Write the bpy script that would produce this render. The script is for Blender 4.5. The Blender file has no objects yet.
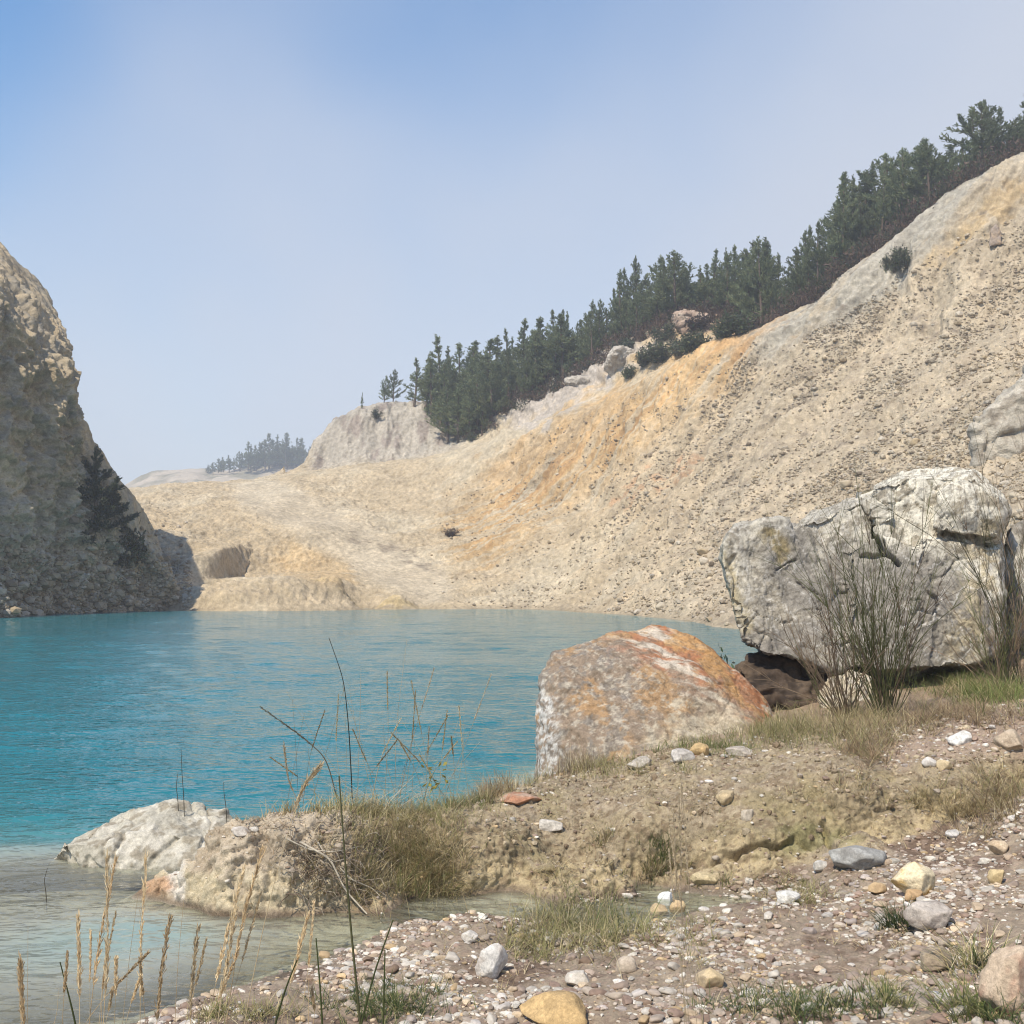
import bpy, bmesh, math, random
import numpy as np
from mathutils import Vector, Matrix
random.seed(7); rng = np.random.default_rng(7)
scene = bpy.context.scene
COL = scene.collection
R = math.radians

# ------------------------------------------------------------------ camera
F = 1098.0                      # focal length in pixels of a 1024 px frame
PITCH = math.atan((585-512)/F)
CAM = np.array([0.0, 0.0, 2.0])
FWD = np.array([0, math.cos(PITCH), math.sin(PITCH)])
UP = np.array([0, -math.sin(PITCH), math.cos(PITCH)])
def ray(px, py):
    return FWD + np.array([1.0, 0, 0])*(px-512)/F + UP*(512-py)/F
def P(px, py, Y):               # point seen at a pixel at distance Y
    d = ray(px, py); return CAM + d*(Y/d[1])
def G(px, py, z):               # point seen at a pixel at height z
    d = ray(px, py); t = (z-CAM[2])/d[2]; return CAM + d*t
def proj(p):                    # world -> pixel (arrays)
    q = np.asarray(p) - CAM
    w = np.maximum(q @ FWD, 1e-3)
    return 512 + F*q[..., 0]/w, 512 - F*(q @ UP)/w
cd = bpy.data.cameras.new('camera'); cam = bpy.data.objects.new('camera', cd); COL.objects.link(cam)
cam.location = CAM; cam.rotation_euler = (math.pi/2+PITCH, 0, 0)
cd.sensor_width = 36; cd.lens = 36*F/1024; cd.clip_start = 0.05; cd.clip_end = 5000
scene.camera = cam
scene.cycles.filter_width = 1.1

# ------------------------------------------------------------------ noise
_pr = np.random.default_rng(3)
_perm = np.concatenate([_pr.permutation(256)]*3)
_g = _pr.normal(size=(256, 3)); _g /= np.linalg.norm(_g, axis=1)[:, None]
_g = _g.astype(np.float32)
def perlin(p):
    p = np.asarray(p, dtype=np.float32)
    if len(p) > 12000:
        return np.concatenate([perlin(p[k:k+12000]) for k in range(0, len(p), 12000)])
    i = np.floor(p).astype(np.int64); f = p-i; i &= 255
    u = f*f*f*(f*(f*6-15)+10)
    r = 0
    for dx in (0, 1):
        wx = u[:, 0] if dx else 1-u[:, 0]
        hx = _perm[i[:, 0]+dx]
        for dy in (0, 1):
            wy = u[:, 1] if dy else 1-u[:, 1]
            hy = _perm[hx+i[:, 1]+dy]
            for dz in (0, 1):
                wz = u[:, 2] if dz else 1-u[:, 2]
                g = _g[_perm[hy+i[:, 2]+dz]]
                d = g[:, 0]*(f[:, 0]-dx)+g[:, 1]*(f[:, 1]-dy)+g[:, 2]*(f[:, 2]-dz)
                r = r + wx*wy*wz*d
    return r*1.5
def fbm(p, s=1.0, octv=4, off=0.0, gain=.5):
    p = np.asarray(p, dtype=np.float32)*s+off; a = 1.0; r = 0
    for k in range(octv):
        r = r+a*perlin(p); p = p*2.03+17.1; a *= gain
    return r
def ridged(p, s=1.0, octv=4, off=0.0):
    p = np.asarray(p, dtype=np.float32)*s+off; a = 1.0; r = 0
    for k in range(octv):
        r = r+a*(1-2*np.abs(perlin(p))); p = p*2.07+9.7; a *= .5
    return r
def worley(p, s=1.0, off=0.0):     # F1 and F2-F1
    p = np.asarray(p, dtype=np.float32)*s+off
    if len(p) > 12000:
        q = [worley(p[k:k+12000]) for k in range(0, len(p), 12000)]
        return np.concatenate([a for a, b in q]), np.concatenate([b for a, b in q])
    i = np.floor(p).astype(np.int64); f = p-i
    f1 = np.full(len(p), 9., np.float32); f2 = f1.copy()
    for dx in (-1, 0, 1):
        for dy in (-1, 0, 1):
            for dz in (-1, 0, 1):
                h = _perm[_perm[_perm[(i[:, 0]+dx) & 255]+((i[:, 1]+dy) & 255)]+((i[:, 2]+dz) & 255)]
                q = (_g[h]*.45+.5)+np.array([dx, dy, dz], np.float32)-f
                d = np.sqrt((q*q).sum(1))
                f2 = np.minimum(f2, np.maximum(f1, d)); f1 = np.minimum(f1, d)
    return f1, f2-f1
def sstep(a, b, x):
    t = np.clip((x-a)/(b-a), 0, 1); return t*t*(3-2*t)
def lerp(a, b, t):
    return a+(b-a)*t[:, None]
def C(*c): return np.array(c, dtype=np.float32)
def pl(px, poly):               # polyline y(x)
    a = np.array(poly, float); return np.interp(px, a[:, 0], a[:, 1])
def seg(px, py, x0, y0, x1, y1):  # distance to segment and parameter
    dx, dy = x1-x0, y1-y0; L = dx*dx+dy*dy
    t = np.clip(((px-x0)*dx+(py-y0)*dy)/L, 0, 1)
    return np.hypot(px-x0-t*dx, py-y0-t*dy), t

# ------------------------------------------------------------------ mesh helpers
def mesh_np(name, V, faces, mat=None, cols=None, smooth=True):
    """faces: list of int arrays (n,k)"""
    me = bpy.data.meshes.new(name)
    if not isinstance(faces, list): faces = [faces]
    V = np.asarray(V, dtype=np.float32)
    me.vertices.add(len(V)); me.vertices.foreach_set('co', V.ravel())
    nl = sum(f.size for f in faces); nf = sum(len(f) for f in faces)
    me.loops.add(nl); me.polygons.add(nf)
    me.loops.foreach_set('vertex_index', np.concatenate([f.ravel() for f in faces]).astype(np.int32))
    st = []; o = 0
    for f in faces:
        st.append(o+np.arange(len(f))*f.shape[1]); o += f.size
    me.polygons.foreach_set('loop_start', np.concatenate(st).astype(np.int32))
    me.polygons.foreach_set('use_smooth', np.full(nf, smooth))
    me.update(calc_edges=True); me.validate()
    if cols is not None: set_cols(me, cols)
    if mat: me.materials.append(mat)
    return me
def set_cols(me, cols):
    c = np.ones((len(me.vertices), 4), np.float32); c[:, :3] = np.clip(cols, 0, 1)
    at = me.color_attributes.new('Col', 'FLOAT_COLOR', 'POINT'); at.data.foreach_set('color', c.ravel())
def set_float(me, nm, v):
    at = me.attributes.new(nm, 'FLOAT', 'POINT'); at.data.foreach_set('value', np.asarray(v, np.float32))
def link(name, me, parent=None, **props):
    o = bpy.data.objects.new(name, me); COL.objects.link(o)
    if parent: o.parent = parent
    for k, v in props.items(): o[k] = v
    return o
def tag(o, label=None, category=None, group=None, kind=None):
    for k, v in (('label', label), ('category', category), ('group', group), ('kind', kind)):
        if v: o[k] = v
    return o
def empty(name, loc, rz=0.0):
    o = bpy.data.objects.new(name, None); COL.objects.link(o)
    o.location = loc; o.rotation_euler = (0, 0, rz); o.empty_display_size = .2
    return o
def grid_faces(nu, nv):
    i = np.arange(nv-1)[:, None]*nu+np.arange(nu-1)[None, :]
    return np.stack([i, i+1, i+nu+1, i+nu], -1).reshape(-1, 4)
def grid_normals(V, nu, nv):
    A = V.reshape(nv, nu, 3)
    du = np.gradient(A, axis=1); dv = np.gradient(A, axis=0)
    n = np.cross(du, dv); n /= np.linalg.norm(n, axis=2)[..., None]+1e-9
    return n.reshape(-1, 3)

# ------------------------------------------------------------------ materials
def nodes(name):
    m = bpy.data.materials.new(name); m.use_nodes = True
    nt = m.node_tree; b = nt.nodes['Principled BSDF']; return m, nt, b
def N(nt, t, **k):
    n = nt.nodes.new(t)
    for a, v in k.items(): setattr(n, a, v)
    return n
def ground_mat(name, scales, bump=.5, dist=.05, var=.35, rough=.95, spec=.2, coord='Object', tint=None, attr=True, base=(.3, .3, .3)):
    """Col attribute times multi-scale mottling, plus noise bump."""
    m, nt, b = nodes(name); L = nt.links.new
    tc = N(nt, 'ShaderNodeTexCoord')
    if attr:
        at = N(nt, 'ShaderNodeAttribute', attribute_name='Col'); src = at.outputs['Color']
    else:
        rgb = N(nt, 'ShaderNodeRGB'); rgb.outputs[0].default_value = (*base, 1); src = rgb.outputs[0]
    hs = None
    for i, s in enumerate(scales):
        t = N(nt, 'ShaderNodeTexNoise'); t.inputs['Scale'].default_value = s
        t.inputs['Detail'].default_value = 6; t.inputs['Roughness'].default_value = .65
        L(tc.outputs[coord], t.inputs['Vector'])
        mr = N(nt, 'ShaderNodeMapRange'); mr.inputs[1].default_value = .3; mr.inputs[2].default_value = .7
        mr.inputs[3].default_value = 1-var; mr.inputs[4].default_value = 1+var
        L(t.outputs['Fac'], mr.inputs[0])
        mx = N(nt, 'ShaderNodeMix', data_type='RGBA', blend_type='MULTIPLY'); mx.inputs[0].default_value = 1
        L(src, mx.inputs[6]); L(mr.outputs[0], mx.inputs[7]); src = mx.outputs[2]
        if hs is None: hs = t.outputs['Fac']
        else:
            ad = N(nt, 'ShaderNodeMath', operation='ADD'); L(hs, ad.inputs[0])
            ml = N(nt, 'ShaderNodeMath', operation='MULTIPLY'); ml.inputs[1].default_value = scales[0]/s*1.5
            L(t.outputs['Fac'], ml.inputs[0]); L(ml.outputs[0], ad.inputs[1]); hs = ad.outputs[0]
    L(src, b.inputs['Base Color'])
    bp = N(nt, 'ShaderNodeBump'); bp.inputs['Strength'].default_value = bump; bp.inputs['Distance'].default_value = dist
    L(hs, bp.inputs['Height']); L(bp.outputs[0], b.inputs['Normal'])
    b.inputs['Roughness'].default_value = rough; b.inputs['Specular IOR Level'].default_value = spec
    return m
def leaf_mat(name, trans=.3, rough=.6):
    m, nt, b = nodes(name); L = nt.links.new
    at = N(nt, 'ShaderNodeAttribute', attribute_name='Col')
    oi = N(nt, 'ShaderNodeObjectInfo')
    mr = N(nt, 'ShaderNodeMapRange'); mr.inputs[3].default_value = .75; mr.inputs[4].default_value = 1.25
    L(oi.outputs['Random'], mr.inputs[0])
    mx = N(nt, 'ShaderNodeMix', data_type='RGBA', blend_type='MULTIPLY'); mx.inputs[0].default_value = 1
    L(at.outputs['Color'], mx.inputs[6]); L(mr.outputs[0], mx.inputs[7])
    L(mx.outputs[2], b.inputs['Base Color']); b.inputs['Roughness'].default_value = rough
    b.inputs['Specular IOR Level'].default_value = .25
    tr = N(nt, 'ShaderNodeBsdfTranslucent'); L(mx.outputs[2], tr.inputs['Color'])
    ms = N(nt, 'ShaderNodeMixShader'); ms.inputs[0].default_value = trans
    L(b.outputs[0], ms.inputs[1]); L(tr.outputs[0], ms.inputs[2])
    L(ms.outputs[0], nt.nodes['Material Output'].inputs['Surface'])
    return m
M_far = ground_mat('quarry_earth', [.35, 2.2, 9.0, 22.0], bump=1.0, dist=.4, var=.2)
M_cliff = ground_mat('cliff_rock', [.5, 2.5, 9.0], bump=.9, dist=.4, var=.22)
M_near = ground_mat('bank_soil', [6, 30, 120], bump=.8, dist=.03, var=.2)
M_rock = ground_mat('weathered_rock', [13, 50, 170], bump=.8, dist=.012, var=.22, rough=.85)
M_pebble = ground_mat('pebble_stone', [30, 140], bump=.5, dist=.006, var=.2, rough=.75, spec=.3)
M_leaf = leaf_mat('foliage', .4)
M_grass = leaf_mat('grass_blades', .35)
M_bark = ground_mat('bark', [12, 60], bump=.6, dist=.02, var=.3)

# ------------------------------------------------------------------ thin plate spline
class TPS:
    def __init__(s, X, z, reg=1e-3):
        s.c = X.mean(0); s.k = 1/X.std(); s.X = (X-s.c)*s.k; n = len(X)
        K = s.ker(s.X, s.X)+reg*np.eye(n); Q = np.c_[np.ones(n), s.X]
        A = np.block([[K, Q], [Q.T, np.zeros((3, 3))]])
        s.w = np.linalg.solve(A, np.r_[z, 0, 0, 0])
    def ker(s, a, b):
        a = np.asarray(a, np.float64)
        r2 = (a[:, :1]-b[None, :, 0])**2+(a[:, 1:]-b[None, :, 1])**2
        return .5*r2*np.log(r2+1e-12)
    def __call__(s, x, y):
        q = (np.c_[x, y]-s.c)*s.k; out = np.empty(len(q))
        for i in range(0, len(q), 2000):
            a = q[i:i+2000]
            out[i:i+2000] = s.ker(a, s.X) @ s.w[:-3] + s.w[-3]+a @ s.w[-2:]
        return out

# ------------------------------------------------------------------ light and sky
SUN_EL, SUN_AZ = R(54), R(36)      # azimuth measured to the left of straight behind the camera
sdir = np.array([-math.sin(SUN_AZ)*math.cos(SUN_EL), -math.cos(SUN_AZ)*math.cos(SUN_EL), math.sin(SUN_EL)])
sl = bpy.data.lights.new('sun', 'SUN'); so = bpy.data.objects.new('sun', sl); COL.objects.link(so)
sl.energy = 5.0; sl.angle = R(.6); sl.color = (1, .90, .74)
so.rotation_euler = Vector(sdir).to_track_quat('Z', 'Y').to_euler(); so.location = (-30, -20, 60)
w = bpy.data.worlds.new('World'); scene.world = w; w.use_nodes = True
nt = w.node_tree; L = nt.links.new; bg = nt.nodes['Background']
sky = N(nt, 'ShaderNodeTexSky', sky_type='NISHITA'); sky.sun_disc = False
sky.sun_elevation = SUN_EL; sky.sun_rotation = math.atan2(sdir[0], sdir[1]); sky.air_density = 1.3; sky.dust_density = .4; sky.ozone_density = 3.0
# thin veil of morning cloud, thicker towards the right and low down
tc = N(nt, 'ShaderNodeTexCoord')
nz = N(nt, 'ShaderNodeTexNoise'); nz.inputs['Scale'].default_value = 2.1; nz.inputs['Detail'].default_value = 3; nz.inputs['Roughness'].default_value = .45
L(tc.outputs['Generated'], nz.inputs['Vector'])
dt = N(nt, 'ShaderNodeVectorMath', operation='DOT_PRODUCT'); dt.inputs[1].default_value = (.33, .0, -.92)
L(tc.outputs['Generated'], dt.inputs[0])
ad = N(nt, 'ShaderNodeMath', operation='MULTIPLY_ADD'); ad.inputs[1].default_value = .5
L(nz.outputs['Fac'], ad.inputs[0]); L(dt.outputs['Value'], ad.inputs[2])
mr = N(nt, 'ShaderNodeMapRange', interpolation_type='SMOOTHSTEP'); mr.inputs[1].default_value = -.34; mr.inputs[2].default_value = .09
mr.inputs[3].default_value = .0; mr.inputs[4].default_value = .92
L(ad.outputs[0], mr.inputs[0])
mx = N(nt, 'ShaderNodeMix', data_type='RGBA'); mx.inputs[7].default_value = (6.2, 6.6, 7.5, 1)
L(mr.outputs[0], mx.inputs[0]); hsv = N(nt, 'ShaderNodeHueSaturation'); hsv.inputs['Saturation'].default_value = 1.3; hsv.inputs['Value'].default_value = 1.7
L(sky.outputs[0], hsv.inputs['Color']); L(hsv.outputs[0], mx.inputs[6]); L(mx.outputs[2], bg.inputs['Color'])
bg.inputs['Strength'].default_value = .094
scene.view_settings.view_transform = 'Standard'; scene.view_settings.look = 'None'
scene.view_settings.gamma = 1; scene.view_settings.exposure = .17
# ================================================================== far quarry terrain
RIDGE = [(1100,118,99),(1060,140,99.5),(1024,162,100),(985,178,101),(955,192,102),(925,215,102.5),(900,235,103),(850,272,104),(800,312,106),(770,328,108),(720,341,110),(690,356,113),(650,376,116),(610,396,120),(560,413,125),(500,436,132),(470,449,136),(430,457,139),(390,462,140),(350,466,140),(310,471,140),(270,479,136),(210,484,134),(140,488,130),(100,492,128)]
far = []
def fp(px, py, Y): far.append(P(px, py, Y))
def fg(px, py, z): far.append(G(px, py, z))
def fw(x, y, z): far.append(np.array([x, y, z], float))
for r in RIDGE:
    fp(*r)
    if r[0] >= 500: fp(r[0], r[1]+4, r[2]+4)
for px, py in ((60,608.5),(110,608.5),(165,608.5),(210,609),(260,609),(310,609),(350,609.3),(420,609.3),(480,609.6),(560,611),(620,615),(690,622)): fg(px, py, -.05)
for x, y in ((10.6,49),(14,39),(17.5,29),(20,20),(22,10),(24,0),(25,-15)): fw(x, y, -.1)
for x, y in ((-60,84),(-30,84),(-10,84),(-2,80),(5,62),(9,46),(14,28),(17,12),(-60,60),(-20,50),(0,30),(-30,20),(8,10)): fw(x, y, -2.5)
# low eroded bank above the beach
for px, py, Y in ((140,588,92.6),(190,587,92.6),(230,588,92.6),(270,588,92.6),(310,589,92.8),(345,591,93),(400,596,93),(440,601,93),(500,606,93)): fp(px, py, Y)
for px, py, Y in ((150,585,94.5),(190,584,94.5),(235,585,94.5),(280,585,94.5),(320,586,94.5),(350,586,95),(290,579,97),(330,580,97),(390,590,95.5),(180,566,96.5),(192,557,98.5),(205,550,101.5),(218,544,105),(235,540,109)): fp(px, py, Y)
# shelf, pit rim, mound, road
for px, py, Y in ((360,578,98),(150,530,106),(190,548,103),(200,525,112),(150,505,120),(230,510,116),(250,545,105),(290,548,108),(300,530,110),(220,495,127),(270,493,128),(310,520,118),(350,552,108),(390,578,100),(440,592,97),(260,490,130),(310,492,128),(340,515,120),(370,540,112),(400,560,107),(430,574,103),(480,588,97),(520,600,95)): fp(px, py, Y)
# right slope, middle rows
for px, py, Y in ((350,490,131),(400,490,130),(450,480,129),(400,530,117),(450,540,112),(500,560,104),(540,585,98),(450,510,121),(520,480,123),(520,530,109),(580,500,112),(600,560,94),(600,450,115),(660,430,108),(660,500,97),(660,570,80),(720,400,103),(740,470,90),(740,560,70),(800,380,97),(830,460,80),(830,560,55),(900,310,97),(900,400,82),(920,500,58),(960,260,96),(980,350,83),(1000,440,62),(1060,220,95),(1080,330,80),(1080,450,55),(1080,560,33)): fp(px, py, Y)
fw(30, 20, 6); fw(36, 40, 17); fw(48, 60, 30); fw(60, 80, 42); fw(34, 0, 7); fw(46, 20, 18)
# forest floor behind the crest
for px, py, Y in ((1100,122,118),(1024,167,116),(960,196,118),(900,240,119),(850,276,120),(800,312,121),(770,326,121),(740,330,121),(720,328,121),(700,323,124),(680,318,127),(660,328,127),(645,340,131),(620,350,133),(590,372,136),(560,388,139),(520,408,142),(480,432,145)): fp(px, py, Y)
for px, py, Y in ((1100,122,150),(1000,178,150),(900,238,155),(800,308,155),(720,322,150),(660,328,150),(600,352,160),(540,388,165),(480,415,170)): fp(px, py, Y)
# grey rock knob
for px, py, Y in ((318,440,149),(335,424,150),(355,412,151),(375,407,152),(400,405,153),(425,405,153),(440,408,153),(465,432,149),(400,400,165),(450,395,170),(330,425,165),(390,462,145),(330,466,145),(440,456,144)): fp(px, py, Y)
for x, y, z in ((-30,165,12),(-50,160,10),(-70,150,8),(-70,120,10),(-60,105,6),(-30,190,14),(-60,190,12),(0,200,25),(40,200,45),(80,190,60),(90,140,62),(90,100,60)): fw(x, y, z)
far = np.array(far)
tps_far = TPS(far[:, :2], far[:, 2], 2e-6)
def pit(x, y):        # hollow dug into the shelf with a steep left wall
    a = P(200, 578, 95.5)[:2]; b = P(250, 560, 108)[:2]; t = (b-a)/np.linalg.norm(b-a)
    dl = (x-a[0])*t[1]-(y-a[1])*t[0]
    xr = P(352, 570, 98)[0]
    return sstep(0, .7, dl)*(1-sstep(103.5, 108.5, y+.10*(x+20)**2*.1))*(1-sstep(xr-7.5, xr, x))*sstep(94.5, 96, y)
nu, nv = 1000, 1000
uu = np.concatenate([np.linspace(-.62, -.37, 40)[:-1], np.linspace(-.37, .5, 900), np.linspace(.5, 2.4, 62)[1:]]); nu = len(uu)
yy = np.concatenate([np.geomspace(9, 60, 180)[:-1], np.geomspace(60, 90.5, 160)[:-1], np.linspace(90.5, 112, 240)[:-1], np.linspace(112, 158, 330)[:-1], np.geomspace(158, 210, 60)]); nv = len(yy)
YY, UU = np.meshgrid(yy, uu, indexing='ij')
X = (UU*YY).ravel(); Y = YY.ravel()
Z = tps_far(X, Y)
def h_far(x, y): return tps_far(np.atleast_1d(x), np.atleast_1d(y))
pm = pit(X, Y)
kx, ky = proj(np.stack([X, Y, Z], 1))
cap = CAM[2]+(585-pl(kx, [(280,476),(305,462),(320,438),(335,422),(360,410),(385,405),(430,404),(470,405)]))/F*Y
Z = np.where((Y > 138)&(kx > 285)&(kx < 470), np.minimum(Z, cap), Z)
rimz = Z.copy()
Z = Z - pm*np.clip(Z-2.55, 0, 6)
V = np.stack([X, Y, Z], 1)
px, py = proj(V)
tt = X*.93+Y*.37; ss = -X*.37+Y*.93
nrm = grid_normals(V, nu, nv)
steep = sstep(.06, .3, 1-nrm[:, 2])
above = sstep(.0, 1.0, Z+.1)
onslope = sstep(430, 520, px+ (py-560)*.3)*steep
warp = fbm(V, .05, 3)*6
gl = fbm(np.stack([ss*.28+warp*.3, tt*.03, Z*0], 1), 1, 4)
d = (fbm(V, .07, 3)*.55 + gl*1.05*onslope + fbm(V, .35, 4, 5.0)*.38 + fbm(V, 1.6, 4, 11.)*.20 + fbm(V, 5.5, 2, 3.)*.07)
# vertical flutes on the low shore bank and on the knob
bankm = sstep(90.2, 91.2, Y)*(1-sstep(93.0, 94.5, Y))*(1-sstep(400, 470, px))
d = d*(1-.5*bankm) + bankm*(ridged(np.stack([X*.6, Y*.08, Z*.1], 1), 1.0, 4)*.4-.35)
knob = sstep(140, 146, Y)*(1-sstep(455, 480, px))*sstep(300, 320, px)
d += knob*(ridged(np.stack([X*.35, Y*.1, Z*.12], 1), 1, 4)*.9-.5)
road = np.minimum(seg(px, py, 255, 490, 430, 585)[0]/30, 1.0)
roadm = (1-sstep(.4, 1, road))*(Y < 135)
upface = sstep(720, 790, px)*(1-sstep(20, 60, py-pl(px, [(700,352),(770,330),(850,275),(900,240),(955,195),(1024,165),(1100,120)])-(px-780)*.06))*(Y < 112)
d += upface*(ridged(np.stack([ss*.3+tt*.05, tt*.05, Z*0], 1), 1, 4)*.7-.4)
shelf = (1-sstep(99, 104, Y))*(1-sstep(390, 450, px))*sstep(90, 91.5, Y)
d *= 1-.62*shelf*(1-.5*bankm)
d *= (1-.75*roadm)*(.25+.75*above)
# keep the crest line close to where it belongs
d *= .6+.4*sstep(0, 18, py-np.interp(px, [r[0] for r in RIDGE[::-1]], [r[1] for r in RIDGE[::-1]]))
qd, qt = seg(px, py, 630, 352, 500, 420)
d += (1-sstep(8, 24, qd))*(Y > 112)*(ridged(V*np.array([.35, .1, .25]), 1.0, 5, 3.)*.9-.6)
V = V+nrm*d[:, None]
# ---- mineral colours
n1 = fbm(V, .12, 4, 3.); n2 = fbm(V, .6, 4, 8.); n3 = fbm(np.stack([ss*.35, tt*.045, Z*0], 1), 1, 4, 2.)
wx = px+n2*14+n3*16; wy = py+n2*8
c = np.tile(C(.46, .372, .25), (len(V), 1))
c = lerp(c, C(.50, .425, .305), sstep(-.2, .5, n1))
c = lerp(c, C(.42, .32, .20), .6*sstep(.0, .6, n3)*onslope)
gx = sstep(0, 160, (px-640)+(py-330)*.25)           # greyer scree to the right
c = lerp(c, C(.44, .365, .26), .75*gx)
c = lerp(c, C(.37, .30, .215), .5*gx*sstep(-.1, .5, n2))
dd, t = seg(wx, wy, 735, 345, 475, 535)
sk = fbm(np.stack([ss*1.1, tt*.07, Z*0], 1), 1, 5, 6., .6)
c = lerp(c, C(.46, .31, .15), .85*(1-sstep(8, 54+10*n1, dd))*sstep(-.15, .15, sk+.5*n3+.12))
c = lerp(c, C(.40, .23, .10), .6*(1-sstep(4, 26, dd))*sstep(.1, .3, sk))
dd, t = seg(wx, wy, 620, 400, 500, 470)
c = lerp(c, C(.47, .31, .15), .5*(1-sstep(4, 26, dd)))
dd, t = seg(wx, wy, 693, 458, 630, 508)
c = lerp(c, C(.42, .24, .13), .6*(1-sstep(1, 9, dd)))
dd, t = seg(wx, wy, 780, 325, 720, 352)
c = lerp(c, C(.48, .29, .13), .6*(1-sstep(3, 14, dd)))
dd, t = seg(wx, wy, 1010, 195, 925, 260)
c = lerp(c, C(.46, .33, .17), .7*(1-sstep(4, 18, dd)))
# grey weathered upper face
crest = pl(px, [(700,352),(770,330),(850,275),(900,240),(955,195),(1024,165),(1100,120)])
gm = sstep(720, 790, px)*(1-sstep(28, 50, wy-crest-(px-780)*.06))*(Y < 112)
c = lerp(c, C(.36, .335, .28)*(1+0*1), .85*gm*sstep(-.5, .2, n3+.3*n2))
# pale rock faces near the trees, pinkish outcrop
dd, t = seg(wx, wy, 630, 350, 520, 415)
c = lerp(c, C(.47, .42, .37), .8*(1-sstep(8, 24, dd))*(Y > 112))
dd, t = seg(wx, wy, 720, 312, 655, 325)
c = lerp(c, C(.42, .29, .22), .85*(1-sstep(8, 22, dd))*(Y > 112))
c = lerp(c, C(.40, .365, .31), .85*knob)
c = lerp(c, C(.26, .21, .18), .7*knob*sstep(.15, .5, fbm(np.stack([X*.5, Y*.2, Z*.15], 1), 1, 4)))
# pit and low shore bank
dd, t = seg(wx, wy, 295, 560, 335, 572)
c = lerp(c, C(.46, .32, .16), .6*(1-sstep(6, 26, dd)))
c = lerp(c, C(.47, .36, .18), .7*bankm*sstep(-.4, .4, n2+.1))
c = lerp(c, C(.52, .44, .32), .7*roadm)
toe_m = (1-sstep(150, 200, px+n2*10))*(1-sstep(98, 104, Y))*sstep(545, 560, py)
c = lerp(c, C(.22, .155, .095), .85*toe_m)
damp = 1-sstep(.05, .45, V[:, 2]+.15*n2)
c = lerp(c, C(.30, .24, .16), .5*damp)
# forest floor: needles, bracken
fl = (Y > 111)*(nrm[:, 2] > .5)*sstep(480, 520, px)*(py < pl(px, [(470,436),(520,405),(600,352),(640,330),(660,300),(700,292),(740,318),(800,318),(1024,190)]))
c = lerp(c, C(.13, .085, .05), .9*fl.astype(float))
# scattered dark crust and pale stones in the valley bottom
dd, t = seg(wx, wy, 352, 538, 430, 568)
c = lerp(c, C(.2, .16, .12), .65*(1-sstep(2, 9, dd))*sstep(-.1, .3, n2))
c = lerp(c, C(.2, .165, .125), .6*sstep(.55, .75, n2)*gx)
c *= (.90*(1+.26*fbm(V, 2.5, 4, 4.)+.1*gl*onslope+.22*n3*onslope))[:, None]
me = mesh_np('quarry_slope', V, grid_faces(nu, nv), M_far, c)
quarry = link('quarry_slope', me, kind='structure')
Vfar = V

# ---- distant low ridge in the mist
nu2, nv2 = 260, 40
top = [(-200,480),(60,492),(120,486),(150,472),(190,467),(230,470),(260,465),(300,464),(340,460),(400,450),(500,440),(700,420),(1100,400)]
xs = np.linspace(-200, 1100, nu2); vs = np.linspace(0, 1, nv2)
A = np.zeros((nv2, nu2, 3))
for j, v in enumerate(vs):
    for i, x in enumerate(xs):
        t_ = P(x, pl(x, top), 480); b_ = P(x, 500, 420)
        A[j, i] = b_*(1-v)+t_*v
A = A.reshape(-1, 3); nn = grid_normals(A, nu2, nv2)
A += nn*(fbm(A, .06, 4)*3*np.repeat(1-np.abs(vs-.45), nu2))[:, None]
back = A.reshape(nv2, nu2, 3)[-1].copy(); back[:, 1] += 120; back[:, 2] -= 8
A = np.concatenate([A, back]); 
nA = fbm(A, .07, 4); cc = lerp(np.tile(C(.40, .34, .26), (len(A), 1)), C(.22, .20, .14), sstep(-.1, .4, nA))
link('distant_hill', mesh_np('distant_hill', A, grid_faces(nu2, nv2+1), M_far, cc), kind='structure')

# ================================================================== left cliff
# rows across: base at the water -> ridge -> back; columns: tip on the beach (u=0) -> beyond the left frame edge
BASE = [(188,609.6,88),(165,609.6,87.5),(120,611,83),(60,615,76),(0,619,68),(-120,628,56),(-320,650,46),(-520,680,40)]
TOPL = [(178,590,88.4),(152,525,87.5),(128,488,86),(108,463,84.5),(92,438,83),(79,405,82),(73,372,81),(63,325,80.5),(48,292,80),(25,268,78),(0,243,76),(-60,205,72),(-160,150,66),(-320,90,58),(-520,60,50)]
ncu, ncv, nbk = 620, 460, 60
def crv(pts, n, s):
    Q = np.array([P(*p) for p in pts]); k = np.linspace(0, 1, len(Q))
    if s is not None: k = s
    m = np.linspace(0, 1, n); m = m**1.25
    return np.stack([np.interp(m, k, Q[:, i]) for i in range(3)], 1)
MIDL = [(183,601,88.1),(157,560,85.5),(135,530,83.5),(114,500,82),(95,468,80.5),(78,430,79),(70,398,78),(62,374,77.5),(32,334,75.8),(0,301,74.6),(-60,262,70),(-160,205,63.5),(-320,150,54),(-520,110,45)]
kb = np.array([0, .06, .22, .40, .56, .70, .86, 1]); kt = np.array([0, .06, .12, .18, .24, .31, .37, .44, .50, .55, .60, .67, .76, .88, 1])
km = np.array([0, .09, .15, .20, .26, .33, .40, .45, .53, .60, .67, .76, .88, 1])
Bc = crv(BASE, ncu, kb); Tc = crv(TOPL, ncu, kt); Mc = crv(MIDL, ncu, km)
Tc[:, 1] += 14*sstep(.36, .5, np.linspace(0, 1, ncu)**1.25); Tc[:, 2] = CAM[2]+(Tc[:, 2]-CAM[2])*(1+14*sstep(.36, .5, np.linspace(0, 1, ncu)**1.25)/(Tc[:, 1]-14*sstep(.36, .5, np.linspace(0, 1, ncu)**1.25)))
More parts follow.
